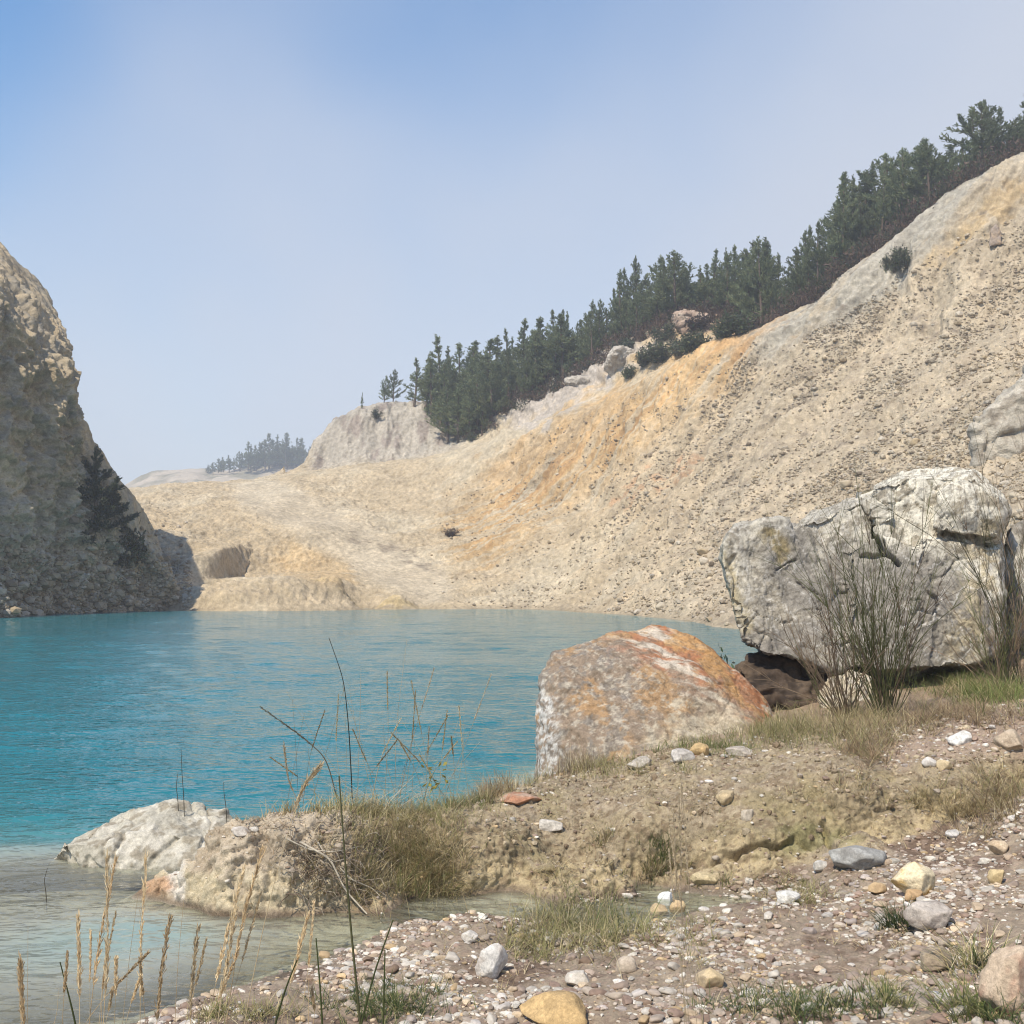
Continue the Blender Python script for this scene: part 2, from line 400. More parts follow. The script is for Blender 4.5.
Tc[:, 0] *= 1+14*sstep(.36, .5, np.linspace(0, 1, ncu)**1.25)/(Tc[:, 1]-14*sstep(.36, .5, np.linspace(0, 1, ncu)**1.25))
Bc[:, 2] = -.6
def smooth(A, n):
    for k in range(n): A[1:-1] = (A[:-2]+2*A[1:-1]+A[2:])/4
smooth(Tc, 12); smooth(Bc, 12); smooth(Mc, 30)
vv = np.linspace(0, 1, ncv)
W = np.zeros((ncv+nbk, ncu, 3)); VB = .74
Hh = (Tc-Bc)
for j, v in enumerate(vv):
    q = Bc+(Mc-Bc)*(v/VB) if v < VB else Mc+(Tc-Mc)*((v-VB)/(1-VB))
    if v < VB: q[:, 0] += -.05*Hh[:, 2]*math.sin(math.pi*v/VB)
    W[j] = q
smooth(W[:ncv], 14)
dirb = np.array([-.92, .38, 0])
for j in range(nbk):
    t = (j+1)/nbk
    W[ncv+j] = Tc+dirb*(34*t); W[ncv+j][:, 2] -= (t*1.1)**1.4*.55*Hh[:, 2]*(.25+.75*t)
W = W.reshape(-1, 3); nrm = -grid_normals(W, ncu, ncv+nbk)
if nrm[ncu*200+300, 0] < 0: nrm = -nrm; flip = False
else: flip = True
vrow = np.repeat(np.r_[vv, np.ones(nbk)], ncu); H = np.tile(Hh[:, 2], ncv+nbk)
for q in range(10):
    A_ = nrm.reshape(ncv+nbk, ncu, 3); A_[2:-2] = (A_[:-4]+A_[1:-3]+A_[2:-2]+A_[3:-1]+A_[4:])/5; A_[:, 2:-2] = (A_[:, :-4]+A_[:, 1:-3]+A_[:, 2:-2]+A_[:, 3:-1]+A_[:, 4:])/5
nrm /= np.linalg.norm(nrm, axis=1)[:, None]
amp = np.clip(H/14, .08, 1)*(.22+.78*sstep(.0, .35, 1-vrow))
strata = np.stack([W[:, 0]*.22+W[:, 2]*.16, W[:, 1]*.22-W[:, 2]*.10, W[:, 2]*.1+W[:, 0]*.05], 1)
f1, f21 = worley(W*np.array([1, .8, .55]), .42, fbm(W, .3, 2)[:, None]*.5)
d = (fbm(W, .09, 3)*.8 + (ridged(strata, 1.4, 4, 2.)-.6)*.75 + fbm(W, .5, 4, 6.)*.6 - (f1-.5)*.22 - .22*(1-sstep(0, .1, f21)) + (ridged(strata, 3.2, 5, 4.)-.6)*.42 + fbm(W, 2.6, 3, 2.)*.2)*amp
W = W+nrm*d[:, None]
px, py = proj(W)
n1 = fbm(W, .15, 4, 1.); n2 = fbm(W, .8, 4, 2.); n3 = fbm(strata, 2.0, 4)
c = np.tile(C(.36, .295, .20), (len(W), 1))
c = lerp(c, C(.42, .345, .23), sstep(-.1, .5, n1))
c = lerp(c, C(.25, .225, .18), .8*sstep(.0, .5, n2))
c = lerp(c, C(.40, .31, .19), .6*sstep(.0, .5, n3))
low = 1-sstep(3, 12, W[:, 2]+3*n1)
c = lerp(c, C(.33, .325, .275), .6*low)
c = lerp(c, C(.55, .51, .42), .6*sstep(.3, .6, n2)*low)
c = lerp(c, C(.12, .12, .10), .6*(1-sstep(.0, .4, W[:, 2]+.2*n2)))
fc = grid_faces(ncu, ncv+nbk)
me = mesh_np('cliff', W, fc[:, ::-1] if flip else fc, M_cliff, c)
cliff = link('cliff', me, kind='structure')
# ================================================================== near bank, inlet, gravel
near = []
def ng(px, py, z): near.append(G(px, py, z))
def nw(x, y, z): near.append(np.array([x, y, z], float))
for a in ((-4,3.5,-.1),(-3,4.5,-.13),(-2.2,5.5,-.16),(-3.5,6.5,-.2),(-2.6,6.9,-.2),(-4,8,-.25),(-2.9,8.4,-.3),(-4,9.6,-1.3),(-2.4,9.3,-1.0),(-1.2,9.6,-.9),(-5,12,-2.5),(-1,11,-1.8),(0,13,-2.5),(-8,6,-.35),(-8,9,-1.0),(-12,8,-.8),(-14,14,-2.5),(-12,3,-.2),(-14,-6,.1),(3,18,-2.5),(9,24,-2.5),(-10,24,-3.5),(-25,24,-3.5),(-25,4,-1),
          (-1.3,8.75,-.05),(-.75,9.0,-.05),(-.2,9.7,-.05),(.05,10.5,-.05),(.6,12,-.05),(2,13.8,-.05),(3.2,14.6,-.05),(5,15.6,0),(8,18,0),(12,20,0),(16,24,.2),(22,24,2.),
          (0,3,.2),(-1.2,3.3,.1),(-2.3,4.0,0),(-3,3,0),(-4,1.5,.02),(0,0,.4),(-2,1,.25),(2,1,.45),(3,3,.5),(5,5,.75),(6.5,8,1.1),(9,12,1.5),(12,12,2),(12,6,1.9),(6,3,.9),(8,15,1.2),(5,12.5,1.05),(4,14.5,.45),(2.6,12.6,.5),(1.5,11.6,.4),(18,12,3.5),(18,4,3),(14,17,1.5),(0,-6,.7),(10,-6,2.5),(-6,-3,.3)): nw(*a)
for a in ((178,1012),(230,990),(290,965),(350,945),(400,925),(470,917),(540,908),(600,900),(642,893)): ng(*a, .005)
for a in ((300,935),(400,910),(500,902),(570,896)): ng(*a, -.07)
for a in ((345,915),(400,902),(460,896),(520,892),(580,888),(640,884)): ng(*a, .0)
# mound at the tip
for a in ((140,893,-.04),(165,905,-.03),(200,914,-.03),(240,922,-.03),(290,921,-.03),(330,916,-.02),(168,862,.2),(185,850,.3),(230,850,.36),(290,850,.36),(330,860,.3),(250,826,.47),(300,822,.47),(215,836,.42),(345,822,.44),(380,815,.40),(360,860,.28),(400,868,.2),(420,840,.3)): ng(*a)
for a in ((-1.75,7.75,.12),(-1.35,8.1,.1),(-2.1,7.3,-.05)): nw(*a)
# bank
for a in ((440,870,.14),(460,845,.3),(500,850,.26),(440,808,.37),(350,812,.40),(520,790,.42),(545,780,.43),(480,815,.38),(520,830,.34),(560,850,.26),(600,840,.32),(640,835,.3),(640,795,.5),(640,780,.52),(690,752,.6),(600,780,.46),(760,745,.67),(860,742,.75),(860,790,.60),(860,830,.40),(860,860,.18),(800,868,.14),(760,873,.11),(700,882,.06),(760,800,.5),(760,840,.3),(700,840,.28),(700,800,.48),(910,800,.5),(940,826,.36),(940,775,.7),(1024,800,.52),(1024,745,.85),(1024,690,.97),(940,705,.86),(800,715,.74),(870,715,.8),(1100,700,1.05),(1100,760,.9),(1100,850,.5)): ng(*a)
for a in ((640,940,.05),(560,950,.05),(640,1020,.12),(800,920,.15),(800,1000,.2),(950,880,.3),(900,855,.25),(1000,950,.35),(1024,1020,.4),(450,980,.06),(350,1010,.07),(500,1020,.11),(1024,880,.38),(720,905,.09)): ng(*a)
near = np.array(near)
tps_near = TPS(near[:, :2], near[:, 2], 2e-4)
un = np.concatenate([np.linspace(-1.5, -.52, 80)[:-1], np.linspace(-.52, .53, 900), np.linspace(.53, 1.5, 120)[1:]])
yn = np.concatenate([np.linspace(.6, 3.3, 50)[:-1], np.geomspace(3.3, 6.45, 330)[:-1], np.linspace(6.45, 8.0, 330)[:-1], np.linspace(8.0, 9.8, 130)[:-1], np.geomspace(9.8, 24, 150)])
nu, nv = len(un), len(yn)
YY, UU = np.meshgrid(yn, un, indexing='ij')
X = (UU*YY).ravel(); Y = YY.ravel(); Z = np.maximum(tps_near(X, Y), -3.5)
V = np.stack([X, Y, Z], 1); nrm = grid_normals(V, nu, nv); px, py = proj(V)
steep = sstep(.08, .35, 1-nrm[:, 2]); wet = sstep(-.05, .03, Z)
toe = pl(px, [(0,900),(140,900),(240,925),(330,918),(460,898),(640,886),(760,874),(860,857),(900,842),(940,827),(1024,800),(1400,760)])
gravel = sstep(-3, 6, py-toe)*(Y < 9)
bank = (1-gravel)*sstep(.0, .06, Z)*(Y < 9.4)
mound = bank*(px < 350)
f1, f21 = worley(V, 7.0, fbm(V, 3, 2)[:, None]*.6)
d = fbm(V, .9, 3)*.05*(.3+.7*wet) + fbm(V, 4, 4, 3.)*.022*(.25+.75*wet)
d += bank*steep*(fbm(V*np.array([1, 1, .5]), 5, 4, 9.)*.035 - .012*(1-sstep(0, .14, f21)) + ridged(V*np.array([1, .6, .35]), 6, 3, 2.)*.016-.008 + fbm(V, 13, 5, 5., .6)*.026)
d += bank*(1-steep)*fbm(V, 14, 4, 0., .6)*.020
d += mound*(ridged(V, 4, 4, 6.)-.5)*.02+mound*fbm(V, 10, 5, 8., .62)*.032
d += gravel*fbm(V, 18, 3, 4.)*.010
# undercut crack at the foot of the bank
dd, t = seg(px+fbm(V, 6, 2)*12, py+fbm(V, 6, 2, 4.)*10, 655, 868, 820, 838)
d -= bank*.07*(1-sstep(0, 6, dd))
dd, t = seg(px+fbm(V, 8, 2)*6, py, 822, 828, 838, 858)
d -= bank*.08*(1-sstep(0, 5, dd))
V = V+nrm*d[:, None]
n1 = fbm(V, 1.2, 4, 1.); n2 = fbm(V, 5, 4, 2.); n3 = fbm(V, 20, 3, 3.); n4 = fbm(V, .5, 3, 5.)
c = np.tile(C(.27, .20, .135), (len(V), 1))                      # soil
c = lerp(c, C(.21, .145, .10), sstep(-.1, .5, n1))
c = lerp(c, C(.33, .26, .19), .7*sstep(0, .5, n2))
# bank: olive tan above, pale ochre below
rel = np.clip((toe-py)/70, 0, 1)
bc = lerp(np.tile(C(.38, .305, .185), (len(V), 1)), C(.285, .23, .145), sstep(.25, .6, rel+.25*n2))
bc = lerp(bc, C(.25, .205, .11), .7*sstep(0, .5, n1)*(rel > .2))
bc = lerp(bc, C(.32, .26, .185), .8*(1-steep)*sstep(-.3, .3, n2))
bc = lerp(bc, C(.15, .105, .065), .6*sstep(.1, .4, n3+.4*n2))
dd, t = seg(px+n2*15, py+n2*10, 790, 845, 835, 835)
bc = lerp(bc, C(.17, .18, .07), .4*(1-sstep(3, 18, dd)))
mc = lerp(np.tile(C(.45, .385, .265), (len(V), 1)), C(.40, .335, .25), sstep(.45, .8, rel+.3*n2))
mc = lerp(mc, C(.22, .17, .115), .4*sstep(.1, .45, n2))
dd, t = seg(px+n2*8, py, 172, 855, 182, 905)
mc = lerp(mc, C(.58, .54, .48), .8*(1-sstep(6, 14, dd)))
dd, t = seg(px, py+n2*8, 143, 888, 165, 885)
mc = lerp(mc, C(.42, .24, .14), .7*(1-sstep(4, 14, dd)))
bc = lerp(bc, mc, (px < 350).astype(float))
c = lerp(c, bc, bank)
# gravel bed
gc = lerp(np.tile(C(.27, .215, .155), (len(V), 1)), C(.15, .105, .075), sstep(-.05, .4, n1+.5*n2))
gc = lerp(gc, C(.27, .20, .15), .7*sstep(.0, .4, n3))
c = lerp(c, gc, gravel)
# pink-brown path at the upper right
dd, t = seg(px, py, 900, 745, 1100, 720)
c = lerp(c, C(.30, .225, .175), .8*(1-sstep(10, 40, dd))*(Z > .3)*(Y > 7.6))
# submerged bed and wet margin
bed = lerp(np.tile(C(.46, .42, .33), (len(V), 1)), C(.33, .30, .225), sstep(-.2, .4, n1))
bed = lerp(bed, C(.17, .15, .10), .7*sstep(.1, .5, n2))
c = lerp(c, bed, 1-sstep(-.03, .015, V[:, 2]))
c *= (1-.4*(1-sstep(.0, .05, V[:, 2]))*sstep(-.04, .0, V[:, 2]))[:, None]
me = mesh_np('bank_ground', V, grid_faces(nu, nv), M_near, c)
ground = link('bank_ground', me, kind='structure')
Vn = V.reshape(nv, nu, 3)

# ================================================================== lake
yw = np.concatenate([np.geomspace(1.5, 4.5, 40)[:-1], np.geomspace(4.5, 40, 700)[:-1], np.geomspace(40, 112, 160)])
uw = np.concatenate([np.linspace(-1.6, -.5, 90)[:-1], np.linspace(-.5, .22, 640), np.linspace(.22, .9, 90)[1:]])
nuw, nvw = len(uw), len(yw)
YY, UU = np.meshgrid(yw, uw, indexing='ij'); X = (UU*YY).ravel(); Y = YY.ravel()
wr = np.random.default_rng(11)
z = np.zeros(len(X)); qx = np.stack([X, Y, 0*X], 1)
wamp = .6+.55*fbm(qx, .12, 3, 2.)+.35*fbm(qx, .6, 2, 5.)
shel = .35+.65*sstep(7.0, 10, Y-.3*X)
for k in range(34):
    lam = .22*(1.13**k)*.8+.05; 
    if lam > 3.2: lam = wr.uniform(.3, 2.2)
    th = wr.normal(math.pi*.5+.25, .42); kk = 2*math.pi/lam
    fade = 1-sstep(25*lam, 75*lam, Y)
    z += fade*(1 if lam < 1.1 else .5)*.0062*lam**.8*np.sin(kk*(X*math.cos(th)+Y*math.sin(th))+wr.uniform(0, 6.28)+1.2*fbm(qx, .35/lam**.5, 2, float(k)))
z *= wamp*shel
Vw = np.stack([X, Y, z], 1)
zb = np.minimum(tps_near(X, Y), np.where(Y > 20, -2.5, 1))
dep = np.clip(-zb, 0, 3)
dep = np.where(Y > 60, np.clip(-tps_far(X, Y), 0, 3), dep); dep = np.where(Y < 60, np.where(Y > 16, 2.5, dep), dep)
m, nt, b = nodes('lake_water'); L = nt.links.new
b.inputs['Roughness'].default_value = .06; b.inputs['IOR'].default_value = 1.33; b.inputs['Specular IOR Level'].default_value = .4
at = N(nt, 'ShaderNodeAttribute', attribute_name='depth')
cr = N(nt, 'ShaderNodeValToRGB'); e = cr.color_ramp.elements
e[0].position = 0; e[0].color = (.42, .40, .31, 1); e[1].position = 1; e[1].color = (.016, .142, .172, 1)
for pos, colr in ((.10, (.36, .365, .30, 1)), (.24, (.08, .21, .215, 1)), (.5, (.03, .17, .19, 1))):
    q = e.new(pos); q.color = colr
md = N(nt, 'ShaderNodeMath', operation='MULTIPLY'); md.inputs[1].default_value = .4; L(at.outputs['Fac'], md.inputs[0]); L(md.outputs[0], cr.inputs[0])
tc = N(nt, 'ShaderNodeTexCoord'); mp = N(nt, 'ShaderNodeMapping'); mp.inputs['Scale'].default_value = (1, 1.8, 1); mp.inputs['Rotation'].default_value = (0, 0, .25)
L(tc.outputs['Object'], mp.inputs[0])
t2 = N(nt, 'ShaderNodeTexNoise'); t2.inputs['Scale'].default_value = 5.5; t2.inputs['Detail'].default_value = 2; L(mp.outputs[0], t2.inputs['Vector'])
t3 = N(nt, 'ShaderNodeTexNoise'); t3.inputs['Scale'].default_value = 1.1; t3.inputs['Detail'].default_value = 4; L(mp.outputs[0], t3.inputs['Vector'])
mxc = N(nt, 'ShaderNodeMix', data_type='RGBA', blend_type='MULTIPLY'); mxc.inputs[0].default_value = 1
t4 = N(nt, 'ShaderNodeTexNoise'); t4.inputs['Scale'].default_value = .12; t4.inputs['Detail'].default_value = 4; L(mp.outputs[0], t4.inputs['Vector'])
mr4 = N(nt, 'ShaderNodeMapRange'); mr4.inputs[1].default_value = .3; mr4.inputs[2].default_value = .7; mr4.inputs[3].default_value = .93; mr4.inputs[4].default_value = 1.06; L(t4.outputs['Fac'], mr4.inputs[0])
L(cr.outputs[0], mxc.inputs[6]); L(mr4.outputs[0], mxc.inputs[7]); L(mxc.outputs[2], b.inputs['Base Color'])
b1 = N(nt, 'ShaderNodeBump'); b1.inputs['Strength'].default_value = 1; b1.inputs['Distance'].default_value = .045; L(t2.outputs['Fac'], b1.inputs['Height'])
b2 = N(nt, 'ShaderNodeBump'); b2.inputs['Strength'].default_value = 1; b2.inputs['Distance'].default_value = .05; L(t3.outputs['Fac'], b2.inputs['Height']); L(b1.outputs[0], b2.inputs['Normal'])
L(b2.outputs[0], b.inputs['Normal'])
tr = N(nt, 'ShaderNodeBsdfTransparent'); tr.inputs[0].default_value = (.86, .9, .84, 1)
gl = N(nt, 'ShaderNodeBsdfGlossy'); gl.inputs['Roughness'].default_value = .05; L(b2.outputs[0], gl.inputs['Normal'])
fr = N(nt, 'ShaderNodeFresnel'); fr.inputs[0].default_value = 1.33; L(b2.outputs[0], fr.inputs['Normal'])
ms = N(nt, 'ShaderNodeMixShader'); L(fr.outputs[0], ms.inputs[0]); L(tr.outputs[0], ms.inputs[1]); L(gl.outputs[0], ms.inputs[2])
mk = N(nt, 'ShaderNodeMapRange'); mk.inputs[1].default_value = .0; mk.inputs[2].default_value = .42; mk.inputs[3].default_value = .12; mk.inputs[4].default_value = 1; L(at.outputs['Fac'], mk.inputs[0])
m2 = N(nt, 'ShaderNodeMixShader'); L(mk.outputs[0], m2.inputs[0]); L(ms.outputs[0], m2.inputs[1]); L(b.outputs[0], m2.inputs[2])
L(m2.outputs[0], nt.nodes['Material Output'].inputs['Surface'])
me = mesh_np('lake_water', Vw, grid_faces(nuw, nvw), m); set_float(me, 'depth', dep)
water = link('lake_water', me, kind='structure')
# ================================================================== placing on the ground
bpy.context.view_layer.update()
def cast(o, org, d):
    h, p, n, i = o.ray_cast(Vector(org), Vector(d).normalized())
    return np.array(p) if h else None
def at_px(px, py, o=None):           # where the ground is seen at a pixel
    for k in range(12):
        p = cast(o or ground, CAM, ray(px, py+3*k))
        if p is not None: return p
def down(x, y, o=None):
    p = cast(o or ground, (x, y, 200), (0, 0, -1)); return p[2] if p is not None else None

# ================================================================== boulders
def remeshed(hulls, voxel):
    bm = bmesh.new()
    for pts in hulls:
        vs = [bm.verts.new(p) for p in pts]
        r = bmesh.ops.convex_hull(bm, input=vs)
        bad = [v for v in r['geom_interior'] if isinstance(v, bmesh.types.BMVert)]
        if bad: bmesh.ops.delete(bm, geom=list(set(bad)), context='VERTS')
    bmesh.ops.recalc_face_normals(bm, faces=bm.faces)
    me = bpy.data.meshes.new('tmp'); bm.to_mesh(me); bm.free()
    o = bpy.data.objects.new('tmp', me); COL.objects.link(o)
    md = o.modifiers.new('r', 'REMESH'); md.mode = 'VOXEL'; md.voxel_size = voxel
    dg = bpy.context.evaluated_depsgraph_get(); ev = o.evaluated_get(dg); m2 = bpy.data.meshes.new_from_object(ev)
    V = np.empty(len(m2.vertices)*3, np.float32); m2.vertices.foreach_get('co', V); V = V.reshape(-1, 3)
    Fc = np.array([list(p.vertices) for p in m2.polygons if len(p.vertices) == 4])
    bpy.data.objects.remove(o); bpy.data.meshes.remove(me); bpy.data.meshes.remove(m2)
    E = np.concatenate([Fc[:, [0, 1]], Fc[:, [1, 2]], Fc[:, [2, 3]], Fc[:, [3, 0]]])
    return V, Fc, E
def relax(V, E, n, f=.5):
    cnt = np.zeros(len(V)); np.add.at(cnt, E[:, 0], 1); np.add.at(cnt, E[:, 1], 1)
    for k in range(n):
        S = np.zeros_like(V)
        for a in range(3):
            S[:, a] = np.bincount(E[:, 0], V[E[:, 1], a], len(V))+np.bincount(E[:, 1], V[E[:, 0], a], len(V))
        V = V+(S/np.maximum(cnt, 1)[:, None]-V)*f
    return V
def vnormals(V, Fc):
    n = np.cross(V[Fc[:, 2]]-V[Fc[:, 0]], V[Fc[:, 3]]-V[Fc[:, 1]]); o = np.zeros_like(V)
    for k in range(4):
        for a in range(3): o[:, a] += np.bincount(Fc[:, k], n[:, a], len(V))
    return o/(np.linalg.norm(o, axis=1)[:, None]+1e-9)
def finish_rock(name, V, Fc, c, label, cat, group=None, mat=None):
    base = np.array([V[:, 0].mean(), V[:, 1].mean(), V[:, 2].min()])
    me = mesh_np(name, V-base, Fc, mat or M_rock, c)
    o = link(name, me); o.location = base
    return tag(o, label, cat, group)

# ---- rust and ochre boulder by the water
front = [(541,779,9.75),(600,783,9.45),(680,772,9.5),(762,742,10.1),(776,722,10.5)]
pts = [P(*q) for q in front+[(535,712,10.2),(540,682,10.3),(553,651,10.6),(577,643,10.7),(602,640,10.8),(610,632,10.9),(655,624,11.2),(692,631,11.1),(722,654,10.9),(768,700,10.8),
      (640,662,10.35),(690,668,10.4),(560,668,10.2),(548,730,9.85),
      (545,760,11.4),(560,665,11.8),(640,640,12.0),(720,662,11.9),(775,730,11.6),(600,790,11.9),(740,760,11.9)]]
pts += [p-np.array([0, 0, .35]) for p in pts[:5]]
V, Fc, E = remeshed([pts], .015); V = relax(V, E, 1); n = vnormals(V, Fc)
strat = V@np.array([[.35, .2, .9], [.9, .1, -.3], [.1, .9, 0]]).T*np.array([5, 1, 1])
f1, f21 = worley(V, 2.2, fbm(V, 2, 2)[:, None]*.5)
d = fbm(V, 1.1, 3)*.06+(ridged(strat, 1.1, 4)-.6)*.014*sstep(-.3, .3, fbm(V, 1.5, 2, 9.))+fbm(V, 6, 5, 3., .6)*.012-.012*(1-sstep(0, .05, f21))+np.floor(fbm(strat, .8, 3, 5.)*5)*.006
V = V+n*d[:, None]; px, py = proj(V)
n1 = fbm(V, 1.8, 6, 1., .6); n2 = fbm(V, 6, 5, 2., .65); n3 = fbm(V, 18, 3, 4., .7); n4 = fbm(strat, 1.1, 5, 7., .62)
c = np.tile(C(.235, .18, .13), (len(V), 1))
c = lerp(c, C(.34, .215, .11), .85*sstep(-.1, .35, n1))
c = lerp(c, C(.20, .18, .155), .8*sstep(.0, .35, n2))
c = lerp(c, C(.42, .37, .29), .7*sstep(.2, .5, n3+.3*n2))
top = sstep(-12, 40, (px-600)*.62-(py-640)*1.0+n2*25+n4*16)
rust = lerp(np.tile(C(.36, .15, .065), (len(V), 1)), C(.52, .45, .36), sstep(.05, .35, n4))
rust = lerp(rust, C(.42, .25, .10), .8*sstep(.0, .4, n1))
c = lerp(c, rust, .9*top)
dd, t = seg(px+n1*25, py+n2*25, 665, 745, 720, 720)
c = lerp(c, C(.50, .43, .31), .65*(1-sstep(8, 38, dd)))
dd, t = seg(px+n1*12, py+n2*12, 540, 705, 546, 765)
c = lerp(c, C(.50, .49, .46), .8*(1-sstep(6, 20, dd))*sstep(-.3, .1, n3))
c = lerp(c, C(.11, .085, .06), .5*sstep(.2, .45, fbm(V, 15, 5, 11., .65)))
b_rust = finish_rock('boulder', V, Fc, c, 'rusty orange and ochre boulder standing alone at the edge of the turquoise water', 'boulder', 'boulders on the bank')

# ---- great white and grey boulder, two joined masses
def block(poly, yf, depth, tilt=.25, skew=0.0, back=.97):
    """prism with a flat front face leaning back by tilt (m per 100 px) and turned by skew"""
    poly = np.array(poly, float); cen = poly.mean(0); y1 = poly[:, 1].max(); out = []
    for a, b in poly:
        y = yf+tilt*(y1-b)/100+skew*(a-cen[0])/100; out.append(P(a, b, y)); q = cen+(np.array([a, b])-cen)*back; out.append(P(q[0], q[1]-(5 if b < cen[1] else 0), y+depth))
    return out
BL = [block([(722,560),(724,546),(735,528),(788,534),(846,530),(884,560),(894,668),(835,669),(800,658),(765,653),(741,641),(730,596)], 11.72, 2.2, .30, .12),
      block([(722,556),(734,528),(760,521),(791,519),(796,534),(788,566),(752,590),(730,590)], 11.94, 1.5, .16, .04),
      block([(784,536),(812,517),(846,512),(873,497),(884,560),(830,600),(796,580)], 11.94, 1.9, .30, .16),
      block([(868,508),(873,488),(887,480),(908,477),(928,486),(944,490),(960,478),(976,475),(986,490),(999,512),(1001,560),(940,590),(890,575)], 11.90, 2.0, .22, -.06),
      block([(936,492),(962,479),(976,476),(986,489),(999,512),(1000,540),(952,534),(934,528)], 11.80, 1.9, .10, .05),
      block([(920,536),(1001,547),(998,592),(1004,640),(990,655),(966,668),(928,667),(912,610)], 11.64, 2.1, .20, .10),
      block([(846,550),(884,536),(926,545),(936,610),(928,668),(876,672),(848,640)], 11.66, 2.0, .22, -.25),
      [P(870,672,11.9), P(890,690,12.6), P(980,690,12.8), P(960,655,11.9), P(880,640,12.6), P(980,640,13.4), P(880,690,13.6)]]
V, Fc, E = remeshed(BL, .015); V = relax(V, E, 1); n = vnormals(V, Fc)
strat = V@np.array([[.95, .1, .25], [-.2, .2, .9], [.1, .9, 0]]).T*np.array([3.2, .8, .8])
f1, f21 = worley(V, 1.15, fbm(V, 1.5, 3)[:, None]*.55)
d = fbm(V, .8, 3)*.025+fbm(V, 2.4, 3, 5.)*.032+(ridged(strat, .8, 4)-.6)*.014*sstep(-.3, .3, fbm(V, 1.2, 2, 9.))+fbm(V, 5, 5, 3., .6)*.012-.035*(1-sstep(0, .03, f21))*sstep(-.1, .2, fbm(V, 1.0, 2, 4.))+np.floor(fbm(strat, .7, 4, 5.)*6)*.014
px, py = proj(V)
def crack(x0, y0, x1, y1, w, dep):
    global d
    dd, t = seg(px+fbm(V, 3, 2, 8.)*10, py+fbm(V, 3, 2, 2.)*8, x0, y0, x1, y1)
    d = d-dep*(1-sstep(0, w, dd))
crack(870,490,878,540,4,.22); crack(878,540,896,565,5,.25); crack(865,558,882,553,3,.1)
crack(945,532,1000,540,3.5,.14); crack(920,565,935,600,2.5,.06); crack(780,565,795,562,2,.05); crack(730,560,745,640,3,.05)
dd, t = seg(px, py, 960, 500, 1010, 512); d += .10*(1-sstep(5, 30, dd))
V = V+n*d[:, None]; px, py = proj(V)
n1 = fbm(V, 1.4, 6, 1., .6); n2 = fbm(V, 5, 5, 2., .65); n3 = fbm(V, 15, 4, 4., .7); n4 = fbm(strat, 1.1, 5, 7., .62)
c = np.tile(C(.25, .228, .195), (len(V), 1))
c = lerp(c, C(.33, .295, .235), sstep(-.05, .45, n1))
c = lerp(c, C(.19, .175, .15), .5*sstep(.05, .45, n2))
up = sstep(-34, 18, pl(px, [(720,560),(780,545),(860,535),(900,545),(960,560),(1000,590)])-py+n1*38+n4*24)
wht = lerp(np.tile(C(.63, .59, .49), (len(V), 1)), C(.33, .29, .22), sstep(.0, .3, n2+.4*n3))
c = lerp(c, wht, .9*up*(.45+.55*sstep(840, 900, px+n1*30)))
dd, t = seg(px+n1*20, py+n2*20, 985, 545, 975, 640)
c = lerp(c, C(.50, .42, .27), .7*(1-sstep(8, 32, dd))*sstep(-.2, .2, n2+.1))
dd, t = seg(px+n1*10, py+n2*10, 772, 535, 782, 550)
c = lerp(c, C(.28, .22, .11), .8*(1-sstep(4, 14, dd)))
dd, t = seg(px+n1*10, py+n2*10, 733, 560, 745, 625)
c = lerp(c, C(.42, .36, .23), .7*(1-sstep(4, 14, dd)))
veins = 1-sstep(.0, .07, np.abs(fbm(V, 3.2, 4, 21.)))
c = lerp(c, C(.66, .64, .60), .75*veins*sstep(860, 920, px)*sstep(530, 570, py)+.35*veins*(px < 870))
c = lerp(c, C(.55, .53, .48), .5*sstep(.3, .5, n3)*sstep(.0, .4, n1))
c = lerp(c, C(.10, .09, .075), .5*sstep(.2, .4, fbm(V, 14, 5, 11., .65)))
b_big = finish_rock('boulder', V, Fc, c, 'huge white and grey veined boulder overhanging a dark hollow behind the tall broom bush', 'boulder', 'boulders on the bank')

# ---- darker boulder cut by the right edge of the view
A = [P(*q) for q in [(1003,560,13.2),(1008,528,13.3),(1030,512,13.4),(1075,518,13.4),(1110,560,13.3),(1110,680,13.0),(1040,690,12.9),(1002,672,13.0),(1020,600,12.8),(1080,600,12.8),(1010,560,15),(1100,560,15),(1010,690,15),(1100,700,15)]]
V, Fc, E = remeshed([A], .03); V = relax(V, E, 4); n = vnormals(V, Fc)
f1, f21 = worley(V, 1.5, fbm(V, 1.5, 3)[:, None]*.5)
V = V+n*(fbm(V, 1.0, 3)*.1+fbm(V, 5, 4)*.04-.05*(1-sstep(0, .08, f21)))[:, None]
n1 = fbm(V, 2, 4, 1.); n2 = fbm(V, 7, 4, 2.)
c = lerp(np.tile(C(.25, .23, .20), (len(V), 1)), C(.42, .39, .33), sstep(-.05, .35, n1)); c = lerp(c, C(.14, .13, .11), .7*sstep(.0, .4, n2))
finish_rock('boulder', V, Fc, c, 'grey boulder at the far right, half hidden by the shrub beside the huge white boulder', 'boulder', 'boulders on the bank')

